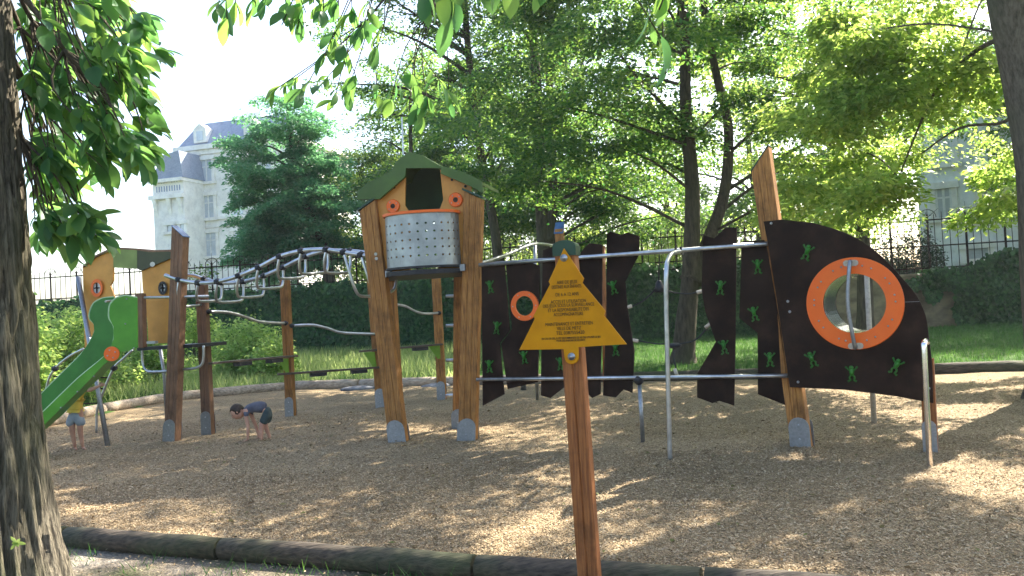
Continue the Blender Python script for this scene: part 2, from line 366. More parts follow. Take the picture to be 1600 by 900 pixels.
BEDP = [(v.x, v.y) for v in NEARK] + [(v.x, v.y) for v in FARK[::-1]]
FAR_M = sorted(FARK[5:], key=lambda v: v.x)
def bed_in(x, y): return in_poly(x, y, BEDP)
def near_y(x): return interp(NEARK, x)
def far_y(x): return interp(FAR_M, x) if x > FAR_M[0].x else max(9.0, FAR_M[0].y - (FAR_M[0].x-x)*6)
def lawn_z(x, y):
    f = far_y(x); t = max(0, min(1, (y-f)/max(wall_y(x)-f, 1)))
    return .03 + LZ*t + .03*noise.noise(Vector((x*.5, y*.5, 0)))
def bed_z(x, y):
    f = max(0, min(1, (y-near_y(x))/.5)); g = max(0, min(1, (far_y(x)-y)/.5))
    return (.05*noise.noise(Vector((x*.45, y*.45, 3))) + .030*noise.noise(Vector((x*2.2, y*2.2, 5))) + .012*noise.noise(Vector((x*6, y*6, 5))))*min(f, g) + .012
grid_sheet('ground', 'far_ground', lambda x, y: True, lambda x, y: -.09 if y < 60 else -.09, -260, 260, -60, 460, 20)
grid_sheet('mulch_bed', 'mulch', bed_in, bed_z, -13, 17, 2.5, 25, .10)
grid_sheet('lawn', 'lawn_soil', lambda x, y: y > near_y(x)+1 and y < wall_y(x)+.4 and (not bed_in(x, y) or not (bed_in(x-.2, y) and bed_in(x, y+.2))), lambda x, y: -.02 if bed_in(x, y) else lawn_z(x, y), -24, 26, 8, 37, .25)
grid_sheet('path_verge', 'verge_soil', lambda x, y: y < near_y(x)+.06, lambda x, y: .0 + .02*noise.noise(Vector((x*1.5, y*1.5, 9))), -13, 17, -6, 10, .12)
# mulch chips
def scatter(n, x0, x1, y0, y1, ok, dens=None):
    out = []
    while len(out) < n:
        x = rnd.uniform(x0, x1); y = rnd.uniform(y0, y1)
        if abs(x) > y*.68+1.2: continue
        if ok(x, y): out.append((x, y))
    return np.array(out)
def chips(n, y0, y1, ok, zf, name, label, s=1.0, bias=None):
    pts = scatter(n, -9, 11, y0, y1, ok)
    z = np.array([zf(a, b) for a, b in pts]) + NR.uniform(.002, .016, n)
    P = np.column_stack([pts, z]); a = NR.uniform(0, 2*math.pi, n)
    D = np.column_stack([np.cos(a), np.sin(a), NR.normal(0, .28, n)]); N = np.column_stack([NR.normal(0, .4, n), NR.normal(0, .4, n), np.ones(n)])
    D = nrm(D); S = nrm(np.cross(D, N)); L = NR.uniform(.008, .030, n)[:, None]*s; W = NR.uniform(.004, .010, n)[:, None]*s
    V = np.stack([P-D*L/2-S*W/2, P+D*L/2-S*W*.4, P+D*L/2+S*W*.4, P-D*L/2+S*W/2], axis=1)
    o = link(name, quads_mesh(name, V, n), 'chip'); tag(o, label, 'wood chips', kind='stuff')
inbed = lambda x, y: bed_in(x, y) and bed_in(x, y-.1) and bed_in(x, y+.1) and bed_in(x-.1, y)
chips(130000, 4.8, 9.5, inbed, bed_z, 'wood_chips', 'loose wood chips covering the near part of the play area')
chips(50000, 9.5, 15, inbed, bed_z, 'wood_chips', 'loose wood chips around the feet of the play structure', 1.25)
chips(5000, 3.6, 7, lambda x, y: y < near_y(x)-.1 and x < 3, lambda x, y: .01, 'gravel', 'loose pale gravel and chips in front of the near log kerb', .9)
def litter(n):
    pts = scatter(n, -9, 11, 5, 17, inbed); z = np.array([bed_z(a, b) for a, b in pts])+.018; P = np.column_stack([pts, z]); a = NR.uniform(0, 6.28, n)
    D = np.column_stack([np.cos(a), np.sin(a), NR.normal(0, .15, n)]); N = np.column_stack([NR.normal(0, .35, n), NR.normal(0, .35, n), np.ones(n)]); L = NR.uniform(.03, .075, n)
    o = link('leaf_litter', quads_mesh('leaf_litter', leaf_quads(P, D, N, L, L*.5), n), 'dead_leaf'); tag(o, 'scattered fallen leaves lying on the wood chips', 'fallen leaves', kind='stuff')
leafmat('dead_leaf', [(.06, .035, .015), (.16, .09, .035), (.10, .12, .03), (.28, .2, .09)], [(.1, .07, .03), (.2, .15, .05)], .15, .8)
litter(900)
# grass
def blades(name, label, pts, zf, h0, h1, w, lean=.35, mat='grass_blade'):
    n = len(pts); z = np.array([zf(a, b) for a, b in pts]) - .005
    P = np.column_stack([pts, z]); a = NR.uniform(0, 2*math.pi, n)
    D = nrm(np.column_stack([np.cos(a)*NR.uniform(0, lean, n), np.sin(a)*NR.uniform(0, lean, n), np.ones(n)]))
    S = np.column_stack([np.sin(a+NR.normal(0, 1, n)), np.cos(a), np.zeros(n)]); S = nrm(S)
    L = NR.uniform(h0, h1, n)[:, None]; bend = np.column_stack([np.cos(a), np.sin(a), np.zeros(n)])*L*.25
    V = np.stack([P-S*w/2, P+S*w/2, P+D*L+bend+S*w*.1, P+D*L+bend-S*w*.1], axis=1)
    me = quads_mesh(name, V, n); o = link(name, me, mat); return tag(o, label, 'grass', kind='stuff')
offbed = lambda x, y: near_y(x)+.6 < y < wall_y(x)-.2 and not bed_in(x, y) and not bed_in(x, y-.15) and not bed_in(x+.15, y)
lp = scatter(74000, -15, 17, 9, 34, offbed)
blades('lawn_grass', 'short green grass of the lawn between far kerb and ivy wall', lp, lawn_z, .05, .14, .016)
tl = scatter(27000, -13, -1, 10, 33, lambda x, y: offbed(x, y) and noise.noise(Vector((x*.6, y*.6, 1))) > -.25)
blades('tall_grass', 'tall pale unmown grass on the sunny side of the lawn', tl, lawn_z, .15, .42, .02, .6, 'grass_tall')
vg = scatter(1500, -6, 3, 3.6, 7, lambda x, y: y < near_y(x)-.07 and noise.noise(Vector((x*2.2, y*2.2, 4))) > -.05)
blades('verge_grass', 'sparse grass tufts on the gravel in front of the near kerb', vg, lambda x, y: .0, .04, .13, .008, .7)
# kerb logs
def log(a, b, r, lab, grp, mat='log_bark'):
    a = Vector(a); b = Vector(b); d = (b-a); L = d.length; ux = d.normalized(); org = (a+b)/2
    mb = MB(); n = max(6, int(L/.25)); pts = [a + d*(i/n) + Vector((0, rnd.uniform(-.006, .006), rnd.uniform(-.006, .006))) for i in range(n+1)]
    rs = [r*(1+rnd.uniform(-.03, .03)) for _ in pts]; rs[0] *= .93; rs[-1] *= .93
    mb.tube([p + Vector((0, 0, r*.72)) for p in pts], rs, 18)
    o = mb.done('log_kerb', mat, None, True, org)
    for p in o.data.polygons:
        if len(p.vertices) > 4: p.use_smooth = False
    return tag(o, lab, 'log kerb', grp)
g = 'logs edging the play area'
def lerp_pts(A, B, n): return [A + (B-A)*(i/n) for i in range(n+1)]
near_labels = ['near dark log kerb running behind the big trunk at left', 'near dark log kerb between left trunk and the first joint', 'near dark log kerb passing behind the sign post foot', 'near dark log kerb leaving the frame at bottom right', 'near dark log kerb beyond bottom right corner']
for i in range(len(near_labels)):
    a, b = NEARK[i], NEARK[i+1]; e = (b-a).normalized()*.012
    if i < 5: log(a+e, b-e, .086, near_labels[i], g)
far_labels = ['far log kerb hidden behind the trunk and slide end', 'far log kerb under the lower end of green slide', 'pale sunlit far log kerb behind child in yellow', 'pale sunlit far log kerb just left of the slide tower post',
              'far log kerb just right of the slide tower post', 'far log kerb half lost in sunny weeds', 'far log kerb between second walkway post and the grey stone', 'far log kerb behind the lookout tower left posts', 'far log kerb behind lookout tower and first brown planks',
              'far log kerb behind the yellow sign', 'far log kerb seen between the brown planks gap', 'far log kerb behind the round orange ring board', 'far log kerb on right at edge of shaded lawn', 'short far log kerb at the right edge of frame']
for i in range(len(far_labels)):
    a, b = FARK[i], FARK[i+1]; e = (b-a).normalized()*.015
    log(a+e, b-e, .125 if i > 5 else .12, far_labels[i], g, 'log_pale_lit' if i < 9 and i > 0 else 'log_bark')
# stones by far kerb
def rock(px, py, sx, sy, sz, lab):
    p = G(px, py); mb = MB(); mb.ball(Vector((0, 0, 0)), 1, (sx, sy, sz), 3)
    for v in mb.b.verts: v.co *= 1 + .18*noise.noise(v.co*2.5 + Vector((px, 0, 0)))
    o = mb.done('rock', 'stone_grey', None, True); o.location = p + Vector((0, 0, sz*.25)); tag(o, lab, 'stone', 'flat stones by the kerb')
rock(560, 609, .42, .2, .08, 'flat grey stone by the far kerb left of lookout tower')
rock(680, 606, .35, .2, .09, 'flat grey stone by far kerb right behind the lookout tower post')
# wall
def wpt(x, z, off=0.0): return Vector((x, wall_y(x) + off, z))
wn_ = Vector((.183, 1, 0)).normalized()
wa, wb = -26, 24
mb = MB(); mb.prism([wpt(wa, -.1), wpt(wb, -.1), wpt(wb, 2.05), wpt(wa, 2.05)], wn_*.4)
wt = thing('stone_wall', wpt(0, 0), 'low brown stone wall carrying the iron fence, bare behind the ring board', 'wall')
mb.done('masonry', 'wall_stone', wt)
mb = MB(); mb.prism([wpt(wa, 2.053, -.05), wpt(wb, 2.053, -.05), wpt(wb, 2.15, -.05), wpt(wa, 2.15, -.05)], wn_*.5, .01); mb.done('coping', 'wall_stone', wt)
# iron fence
ft = thing('iron_fence', wpt(0, 2.15, .2), 'dark iron railings with rayed half-wheel crests on top of the wall', 'fence')
def rails(z, r=.022):
    mb = MB(); mb.box((wpt(wa, z, .2)+wpt(wb, z, .2))/2, (wpt(wb, z, .2)-wpt(wa, z, .2))/2, wn_*.015, (0, 0, r)); mb.done('rail', 'iron', ft)
for z in (2.32, 3.05, 3.92): rails(z)
x = wa; k = 0; panel = MB(); cnt = 0
while x < wb:
    h = 4.12 if k % 8 not in (3, 5) else 4.05
    q = wpt(x, 0, .2)
    panel.tube([q+Vector((0, 0, 2.17)), q+Vector((0, 0, h))], .013, 5); panel.tube([q+Vector((0, 0, h)), q+Vector((0, 0, h+.09))], .016, 5, r2=.001)
    cnt += 1; x += .232; k += 1
    if cnt == 12: panel.done('bar_panel', 'iron', ft, recalc=False); panel = MB(); cnt = 0
if cnt: panel.done('bar_panel', 'iron', ft, recalc=False)
x = wa + .5
while x < wb:
    q = wpt(x, 0, .2); mb = MB()
    mb.tube([q+Vector((0, 0, 2.15)), q+Vector((0, 0, 4.1))], .024, 6)
    c = q + Vector((0, 0, 4.0))
    ux = Vector((1, -.183, 0)).normalized()
    mb.tube([c + (ux*math.cos(math.pi*j/10) + Vector((0, 0, 1))*math.sin(math.pi*j/10))*.27 for j in range(11)], .013, 5)
    for a in (40, 90, 140): mb.tube([c, c + (ux*math.cos(R(a)) + Vector((0, 0, 1))*math.sin(R(a)))*.46], .013, 5, r2=.004)
    mb.done('wheel_crest', 'iron', ft, recalc=False); x += 1.16
# ------------------------------------------------------------------ ivy hedge
def leaf_object(name, mat, P, D, N, L, W, parent=None, origin=None):
    V = leaf_quads(P, D, N, L, W); return link(name, quads_mesh(name, V, len(P)), mat, parent, origin=origin)
def ivy(name, label, x0, x1, top, n, thick=.35, mat='leaf_ivy', cat='hedge', face_gap=None):
    t = thing(name, wpt((x0+x1)/2, LZ), label, cat)
    xs = NR.uniform(x0, x1, int(n*1.0)); P = []; N = []
    for xx in xs:
        tp = top(xx); z = LZ + (tp-LZ)*rnd.random()**.85
        if face_gap and face_gap(xx, z): continue
        bulge = thick*(.55+.6*noise.noise(Vector((xx*.8, z*.9, 2)))+.25*noise.noise(Vector((xx*2.5, z*2.5, 7))))
        edge = max(0, (z-(tp-.35))/.35); y = wall_y(xx) - max(.03, bulge) + edge*rnd.uniform(0, .9) - rnd.uniform(0, .06)
        P.append((xx, y, z + rnd.uniform(-.05, .05))); N.append((rnd.gauss(0, .5), -1+rnd.gauss(0, .4), .35+rnd.gauss(0, .5)))
    P = np.array(P); N = np.array(N); m_ = len(P)
    D = np.column_stack([NR.normal(0, .6, m_), NR.normal(-.25, .3, m_), NR.normal(-.8, .35, m_)])
    L = NR.uniform(.09, .20, m_); leaf_object('foliage', mat, P, D, N, L, L*.85, t)
    # leafy core so the wall does not shine through
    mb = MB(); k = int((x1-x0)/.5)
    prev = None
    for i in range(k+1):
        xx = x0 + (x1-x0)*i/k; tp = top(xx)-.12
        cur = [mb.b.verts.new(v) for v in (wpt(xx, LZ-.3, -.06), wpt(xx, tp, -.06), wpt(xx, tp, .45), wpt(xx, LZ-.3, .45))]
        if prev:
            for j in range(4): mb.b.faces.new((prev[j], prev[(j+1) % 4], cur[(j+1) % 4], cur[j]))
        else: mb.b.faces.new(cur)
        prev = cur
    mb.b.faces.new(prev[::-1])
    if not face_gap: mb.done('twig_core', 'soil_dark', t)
    else: mb.b.free()
    return t
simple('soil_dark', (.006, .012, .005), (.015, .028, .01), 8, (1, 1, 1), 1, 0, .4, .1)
ivy('ivy_hedge', 'tall dark ivy hedge behind the walkway and lookout tower', -19, 9.3, lambda x: 3.0+.22*noise.noise(Vector((x*.5, 0, 0)))+.12*noise.noise(Vector((x*2, 0, 4))), 62000)
ivy('ivy_mound', 'dark ivy spilling over wall at right below the railings', 12.7, 22, lambda x: 2.0+.9*max(0, min(1, (x-13)/4))+.2*noise.noise(Vector((x*.9, 0, 8))), 26000, .5,
    face_gap=lambda x, z: x < 14.4 and z < 1.55+.5*noise.noise(Vector((x*1.5, z*1.5, 0))))
# ------------------------------------------------------------------ trees
def sprays(cl, per, rad, leaf, droop=.25, flat=.16, ar=.55, jitter=.55, hang=0.0):
    """cl: Nx3 clump centres; leaves lie on drooping fans, like real sprays"""
    n = len(cl); rads = rad*NR.uniform(.6, 1.3, n); k = per
    c = np.repeat(cl, k, axis=0); rr = np.repeat(rads, k)
    a = NR.uniform(0, 2*math.pi, n*k); q = np.sqrt(NR.uniform(0, 1, n*k))*rr
    ax = np.repeat(NR.uniform(.6, 1.35, n), k); rot = np.repeat(NR.uniform(0, math.pi, n), k)
    lx = np.cos(a)*q*ax; ly = np.sin(a)*q/ax
    x = lx*np.cos(rot)-ly*np.sin(rot); y = lx*np.sin(rot)+ly*np.cos(rot)
    tx = np.repeat(NR.normal(0, .22, n), k); ty = np.repeat(NR.normal(0, .22, n), k)
    z = -droop*(q/rad)**2*rad + NR.normal(0, flat*rad, n*k) + x*tx + y*ty - hang*np.abs(NR.normal(0, 1, n*k))
    P = c + np.column_stack([x, y, z])
    D = np.column_stack([x/rad + NR.normal(0, .6, n*k), y/rad + NR.normal(0, .6, n*k), -.25 - hang*.8 + NR.normal(0, .35, n*k)])
    N = np.column_stack([NR.normal(0, jitter, n*k), NR.normal(0, jitter, n*k), np.ones(n*k)])
    L = leaf*NR.uniform(.7, 1.35, n*k); return P, D, N, L, L*ar
def clumps_in(blobs, n, inner=.35):
    vol = np.array([b[3]*b[4]*b[5] for b in blobs]); pick = NR.choice(len(blobs), n, p=vol/vol.sum()); out = []
    for i in pick:
        b = blobs[i]; v = NR.normal(0, 1, 3); v /= np.linalg.norm(v); r = inner + (1-inner)*NR.uniform(0, 1)**.55
        out.append((b[0]+v[0]*b[3]*r, b[1]+v[1]*b[4]*r, b[2]+v[2]*b[5]*r))
    return np.array(out)
def tree(label, base, stems, blobs, ncl, per, rad, leaf, mat, bark='bark_far', group=None, nl=26, name='broadleaf_tree', cat='tree', keep=None, hang=0.0, extra=None, flare=1.35, droop=.25, lr=1.0, flat=.13):
    base = Vector(base); t = thing(name, base, label, cat, group)
    mb = MB()
    for pts, r0, r1 in stems:
        sp = smooth_path([Vector(p) for p in pts], 5); n = len(sp)
        rs = [r0 + (r1-r0)*(i/(n-1))**.8 for i in range(n)]; rs[0] *= flare; rs[1] *= 1+(flare-1)*.35
        mb.tube(sp, rs, 10)
    cl = clumps_in(blobs, ncl)
    if extra is not None: cl = np.vstack([cl, extra])
    if keep is not None: cl = np.array([c for c in cl if keep(c)])
    allp = [Vector(p) for st in stems for p in smooth_path([Vector(p) for p in st[0]], 5)]
    idx = NR.choice(len(cl), min(nl, len(cl)), replace=False)
    for i in idx:
        c = Vector(cl[i]); cand = [p for p in allp if p.z < c.z - .4*math.hypot(p.x-c.x, p.y-c.y) + .3 and p.z > base.z + 1.5] or [allp[len(allp)//2]]
        s = min(cand, key=lambda p: (p-c).length); L = (c-s).length
        mid = (s+c)/2 + Vector((rnd.gauss(0, .06)*L, rnd.gauss(0, .06)*L, .08*L))
        mb.tube(smooth_path([s, mid, c], 4), (.045+.010*L)*lr, 6, r2=.012)
    mb.done('trunk', bark, t, True, recalc=False)
    P, D, N, L, W = sprays(cl, per, rad, leaf, hang=hang, droop=droop, flat=flat); leaf_object('crown', mat, P, D, N, L, W, t)
    return t
def wp(px, py, y): v = PD(px, py, y); return (v.x, v.y, v.z)
# tree with forked trunk on the lawn (photo x~1075)
b = G(1066, 566, .15)
s1 = [(b.x, b.y, 0), wp(1072, 500, b.y), wp(1078, 440, b.y), wp(1082, 300, b.y), wp(1072, 180, b.y), wp(1070, 60, b.y-.3), wp(1065, -100, b.y-.6)]
s2 = [wp(1080, 440, b.y), wp(1105, 380, b.y+.2), wp(1132, 300, b.y+.5), wp(1138, 200, b.y+.5), wp(1118, 110, b.y+.6), wp(1100, 0, b.y+.8), wp(1110, -120, b.y+1)]
tree('big forked tree on the lawn seen in the gap between brown planks', (b.x, b.y, 0), [(s1, .31, .09), (s2, .20, .07)],
     [(b.x, b.y-.5, 8.2, 4.8, 4.4, 4.4), (b.x-2.8, b.y, 6.2, 3.2, 3.2, 2.6), (b.x+2.9, b.y, 6.8, 3.2, 3.2, 3.2), (b.x, b.y, 12.0, 5, 5, 4)], 108, 900, .95, .12, 'leaf_deep', nl=36, flare=1.6, flat=.15, droop=.3, lr=.6)
# twin-trunk tree behind the sign (photo x~850)
yb = 30.2
s1 = [wp(866, 560, yb), wp(858, 470, yb), wp(849, 380, yb), wp(843, 250, yb), wp(840, 150, yb), wp(832, 30, yb), wp(828, -120, yb)]
s2 = [wp(858, 380, yb), wp(864, 300, yb), wp(861, 200, yb), wp(858, 90, yb), wp(862, -20, yb), wp(866, -140, yb)]
q = PD(850, 400, yb)
tree('tall twin-stemmed tree rising straight behind the yellow sign', (q.x+.4, yb, .3), [(s1, .33, .12), (s2, .20, .10)],
     [(q.x+.8, yb, 9.4, 4.4, 3.5, 5.0), (q.x-2.0, yb, 7.4, 2.0, 2.0, 1.4), (q.x+2.5, yb-.5, 6.2, 3.2, 3, 2.3), (q.x+1, yb, 14.5, 5.0, 4, 4.0)], 92, 700, 1.05, .14, 'leaf_deep', nl=40, flat=.14, droop=.3, lr=.7)
# leaning dark trunk at photo x~775
yb = 31.0
s1 = [wp(790, 540, yb), wp(778, 400, yb), wp(768, 330, yb), wp(745, 200, yb), wp(730, 60, yb), wp(722, -80, yb)]
q = PD(750, 250, yb)
tree('slender leaning tree just right of the lookout tower', wp(790, 540, yb), [(s1, .24, .10)],
     [(q.x-.6, yb, 10.0, 3.0, 3.0, 3.8), (q.x-2.0, yb, 11.5, 3.6, 3.0, 3.2)], 34, 420, .95, .13, 'leaf_deep', nl=24, flat=.07)
# right-hand tree whose trunk leans in at the frame edge
b = Vector((7.65, 12.2, 0))
s1 = [(b.x, b.y, -.05), wp(1633, 440, 12.2), wp(1624, 266, 12.1), wp(1602, 133, 12.0), wp(1576, 0, 11.8), wp(1550, -160, 11.6), (6.3, 11.4, 9.5)]
s3 = [wp(1600, 60, 12.0), wp(1540, 70, 13.0), wp(1470, 130, 14.5), wp(1435, 200, 15), wp(1400, 290, 15.5)]
s4 = [wp(1605, 150, 12.1), wp(1570, 190, 13), wp(1500, 200, 14), wp(1440, 240, 14.8)]
rb = [(3.4, 14.6, 9.6, 3.6, 3.4, 1.3), (7.2, 12, 9.5, 4.6, 4.6, 2.8), (4.6, 9.2, 8.6, 3.2, 3.0, 1.6), (10.5, 15, 9.5, 4.5, 4.5, 3.0), (9.5, 13.5, 10.5, 3.5, 3.5, 1.5)]  # crown mostly out of view; first blob added to shade the near bed
hangp = []
for (x0, x1, y0, y1, n_) in ((1300, 1560, 20, 110, 15), (1250, 1420, 100, 260, 12), (1440, 1585, 90, 170, 6), (1520, 1595, 210, 340, 5), (1220, 1380, 240, 330, 8)):
    for _ in range(n_): hangp.append(wp(rnd.uniform(x0, x1), rnd.uniform(y0, y1), rnd.uniform(13, 17.5)))
tree('large smooth-barked tree leaning in at the right edge of the frame', b, [(s1, .34, .25), (s3, .05, .012), (s4, .04, .012)], rb, 72, 720, .70, .12, 'leaf_yellow', 'bark_smooth', nl=9, lr=.28,
     extra=np.array(hangp), hang=.10)
# weeping yellow-green tree mass behind (photo x 1200-1560)
yb = 24.5
q = PD(1345, 420, yb)
tree('weeping yellow-green tree in front of the white house', (q.x, yb, .25), [([(q.x, yb, .2), wp(1350, 400, yb), wp(1335, 250, yb), wp(1300, 120, yb), wp(1290, 0, yb)], .26, .08), ([wp(1345, 360, yb), wp(1400, 260, yb-1), wp(1425, 180, yb-1.5)], .12, .04)],
     [(q.x-.6, yb, 6.2, 3.6, 3.0, 3.0), (q.x-1.5, yb, 9.8, 3.6, 3.2, 3.2), (q.x+1.6, yb-1, 6.2, 2.0, 2.0, 1.2)], 90, 240, .8, .12, 'leaf_yellow', nl=30, hang=.22, droop=.5)
# dark shrub by the wall at x~1400
# unseen trees added right of frame for shade, then trees beyond the fence
def shade_tree(x, y, h, label, rx, n_=70):
    st = [(x, y, 0), (x+.2, y, h*.35), (x-.1, y, h*.7), (x, y, h*.92)]
    tree(label, (x, y, 0), [(st, .34, .07)], [(x, y, h*.66, rx, rx, h*.3)], n_, 800, .95, .15, 'leaf_green', nl=16, group='unseen shade trees right of the play area')
shade_tree(20.8, 30.6, 14, 'broad unseen tree near the wall added to shade right lawn', 4.6)
shade_tree(18.0, 19.0, 13, 'unseen tree on the lawn at right added for shade', 3.8, 45)
shade_tree(13.5, 7.5, 13, 'unseen tree beside the near kerb end added for shade', 4.2, 50)
def beyond(px, y, h, label, mat, rx, ncl=75, per=330, leaf=.17, seedstem=True, rad=1.1, low=.22, grp='trees beyond the railings', name='background_tree', dens=1):
    q = PD(px, 430, y); st = [(q.x, y, 0), (q.x+.2, y, h*.3), (q.x-.1, y, h*.6), (q.x, y, h*.9)]
    return tree(label, (q.x, y, 0), [(st, .26, .06)], [(q.x, y, h*(low+1)/2, rx, rx*.9, h*(1-low)/2), (q.x, y, h*(low+.18), rx*.75, rx*.7, h*.17)], ncl, per, rad, leaf, mat, nl=16, group=grp, name=name)
tx = PD(450, 400, 37).x
s1 = [wp(520, 470, 37), wp(508, 400, 37), wp(497, 360, 37), wp(470, 300, 37), wp(455, 220, 37), wp(450, 160, 37)]
tree('dense blue-green rounded tree in front of the pale stone mansion', (PD(520, 470, 37).x, 37, 0), [(s1, .30, .08)],
     [(tx, 37, 8.0, 2.5, 2.3, 3.6), (tx-.2, 37, 5.2, 2.3, 2.0, 1.8), (tx+.9, 37, 6.4, 2.1, 2, 2.6)], 190, 420, .75, .15, 'leaf_blue', nl=20)
beyond(575, 43, 10.5, 'light yellow-green tree between dense blue-green tree and lookout tower', 'leaf_yellow', 3.2, 85, 230)
beyond(655, 40, 13.5, 'tall green tree beyond the fence behind lookout tower roof', 'leaf_deep', 3.2, 75)
beyond(780, 44, 16, 'tall green tree beyond the fence between tower and twin stems', 'leaf_deep', 4.5, 75, 320, .2, rad=1.3)
beyond(850, 41, 17, 'full green tree beyond the fence behind the twin stems', 'leaf_deep', 4.8, 85, 340, .18, rad=1.3)
beyond(720, 46, 17, 'full green tree beyond the fence right of tower roof', 'leaf_deep', 4.8, 80, 340, .19, rad=1.3)
beyond(930, 42, 18, 'tall green tree beyond the fence behind the narrow brown planks', 'leaf_deep', 4.8, 85, 220, .19, rad=1.3)
beyond(1050, 46, 13, 'yellow sunlit tree beyond the fence behind the plank gap', 'leaf_yellow', 4.5, 75, 220, .2, rad=1.3)
beyond(1185, 40, 15, 'green tree beyond the fence behind tall tilted timber post', 'leaf_green', 4.4, 85, 220, .19, rad=1.2)
beyond(1310, 43, 17, 'tall tree beyond the fence above the curved ring board', 'leaf_green', 4.2, 75, 220, .2, rad=1.2)
# low sunlit bushes beyond the railings
def bush(px, y, z0, rx, rz, label, mat, n=26, per=260, leaf=.12, name='shrub', cat='shrub', grp=None, rad=.5, ry=None):
    q = PD(px, 430, y); ry = ry or rx*.7; t = thing(name, (q.x, y, z0), label, cat, grp)
    cl = clumps_in([(q.x, y, z0+rz, rx, ry, rz)], n, .1); mb = MB()
    for c in cl[::2]: mb.tube(smooth_path([Vector((q.x+rnd.uniform(-.15, .15), y, z0)), Vector(((q.x+c[0])/2, (y+c[1])/2, z0+(c[2]-z0)*.6)), Vector(c)], 3), .022, 5, r2=.006)
    mb.done('stem', 'bark_far', t, True, recalc=False)
    P, D, N, L, W = sprays(cl, per, rad, leaf, flat=.4, jitter=.9); leaf_object('foliage', mat, P, D, N, L, W, t); return t
gb = 'bushes beyond the railings'
bush(620, 35.5, 0, 1.6, 2.3, 'sunny green bush beyond railings left of the lookout tower', 'leaf_yellow', 30, rad=.6, grp=gb)
bush(720, 36, 0, 2.0, 2.2, 'sunny bush beyond the railings behind the lookout tower', 'leaf_yellow', 36, rad=.7, grp=gb)
bush(800, 35, 0, 2.4, 2.6, 'broad sunlit bush beyond railings behind the wavy rail', 'leaf_yellow', 44, rad=.7, grp=gb)
bush(920, 36, 0, 2.2, 2.5, 'sunlit bush beyond the railings behind the sign top', 'leaf_yellow', 40, rad=.7, grp=gb)
bush(1030, 35, 0, 2.4, 2.6, 'sunlit bush beyond the railings seen through plank gap', 'leaf_yellow', 44, rad=.7, grp=gb)
bush(1160, 35, 0, 2.6, 2.5, 'sunlit bush beyond the railings behind the last two planks', 'leaf_yellow', 44, rad=.7, grp=gb)
bush(1290, 34, 0, 2.6, 2.6, 'sunlit bush beyond the railings above the ring board', 'leaf_yellow', 44, rad=.7, grp=gb)
bush(1395, 30.6, 0, 1.7, 2.0, 'dark yew bush beyond the railings beside the white house', 'leaf_dark', 46, 360, .1, rad=.55, grp=gb)
bush(300, 35, 0, 1.0, 2.1, 'small bush beyond railings just right of the slide tower post', 'leaf_green', 20, 220, grp=gb)
# bright understorey leaves in front of the railings, right
# weeds and shrubs on the lawn at left
gw = 'leafy weeds on the sunny lawn'
bush(78, 19.0, .1, 1.4, 1.15, 'tall leafy sunlit shrub behind the slide beside big trunk', 'weed_leaf', 60, 200, .10, grp=gw, rad=.42)
bush(20, 17.0, .1, 1.2, 1.0, 'leafy shrub half hidden by the big trunk at left', 'weed_leaf', 36, 200, .10, grp=gw, rad=.4)
bush(160, 21.0, .1, .9, .65, 'low leafy weeds behind child in yellow', 'weed_leaf', 26, 160, .09, grp=gw, rad=.35)
bush(245, 22.0, .1, .8, .9, 'bushy weeds under the slide tower platform', 'weed_leaf', 26, 160, .09, grp=gw, rad=.35)
bush(300, 26.0, .2, .7, 1.0, 'upright weed clump right of the slide tower post', 'weed_leaf', 18, 150, .10, grp=gw, rad=.35)
bush(385, 24.0, .1, 1.0, .85, 'bright sunlit shrub under the first wavy handrail', 'weed_leaf', 36, 190, .11, grp=gw, rad=.42)
bush(420, 23.0, .1, .7, .5, 'low bright shrub beside the second walkway post', 'weed_leaf', 22, 170, .10, grp=gw, rad=.35)
# ------------------------------------------------------------------ buildings
def window(vp, x0, x1, y0, y1, parent, frame='facade_trim', glass='window_glass', mull=True, sill=True):
    a, b_, c, d = (vp.p(x0, y1), vp.p(x1, y1), vp.p(x1, y0), vp.p(x0, y0))
    z0 = (a.z+b_.z)/2; z1 = (c.z+d.z)/2; xa = (a+d)/2; xb = (b_+c)/2
    u = vp.u if (xb-xa).dot(vp.u) > 0 else -vp.u; w = (xb-xa).dot(u); o = Vector((xa.x, xa.y, 0)); n = vp.n
    mb = MB(); t = .22
    def bar(p0, p1, q0, q1, off, th): mb.prism([o+u*p0+Vector((0, 0, q0))+n*off, o+u*p1+Vector((0, 0, q0))+n*off, o+u*p1+Vector((0, 0, q1))+n*off, o+u*p0+Vector((0, 0, q1))+n*off], -n*th)
    bar(-t, 0, z0, z1, .10, .2); bar(w, w+t, z0, z1, .10, .2); bar(-t*1.4, w+t*1.4, z1, z1+.28, .16, .25)
    if sill: bar(-t*1.4, w+t*1.4, z0-.2, z0, .2, .3)
    f = mb.done('window', frame, parent)
    mb = MB(); mb.prism([o+Vector((0, 0, z0))+n*.02, o+u*w+Vector((0, 0, z0))+n*.02, o+u*w+Vector((0, 0, z1))+n*.02, o+Vector((0, 0, z1))+n*.02], -n*.05); mb.done('pane', glass, f)
    if mull:
        mb = MB()
        def bar(p0, p1, q0, q1, off, th): mb.prism([o+u*p0+Vector((0, 0, q0))+n*off, o+u*p1+Vector((0, 0, q0))+n*off, o+u*p1+Vector((0, 0, q1))+n*off, o+u*p0+Vector((0, 0, q1))+n*off], -n*th)
        bar(w/2-.05, w/2+.05, z0, z1, .05, .03); bar(0, w, z0+(z1-z0)*.66, z0+(z1-z0)*.66+.08, .051, .028); bar(0, .09, z0, z1, .052, .03); bar(w-.09, w, z0, z1, .052, .03)
        mb.done('frame', 'window_frame', f)
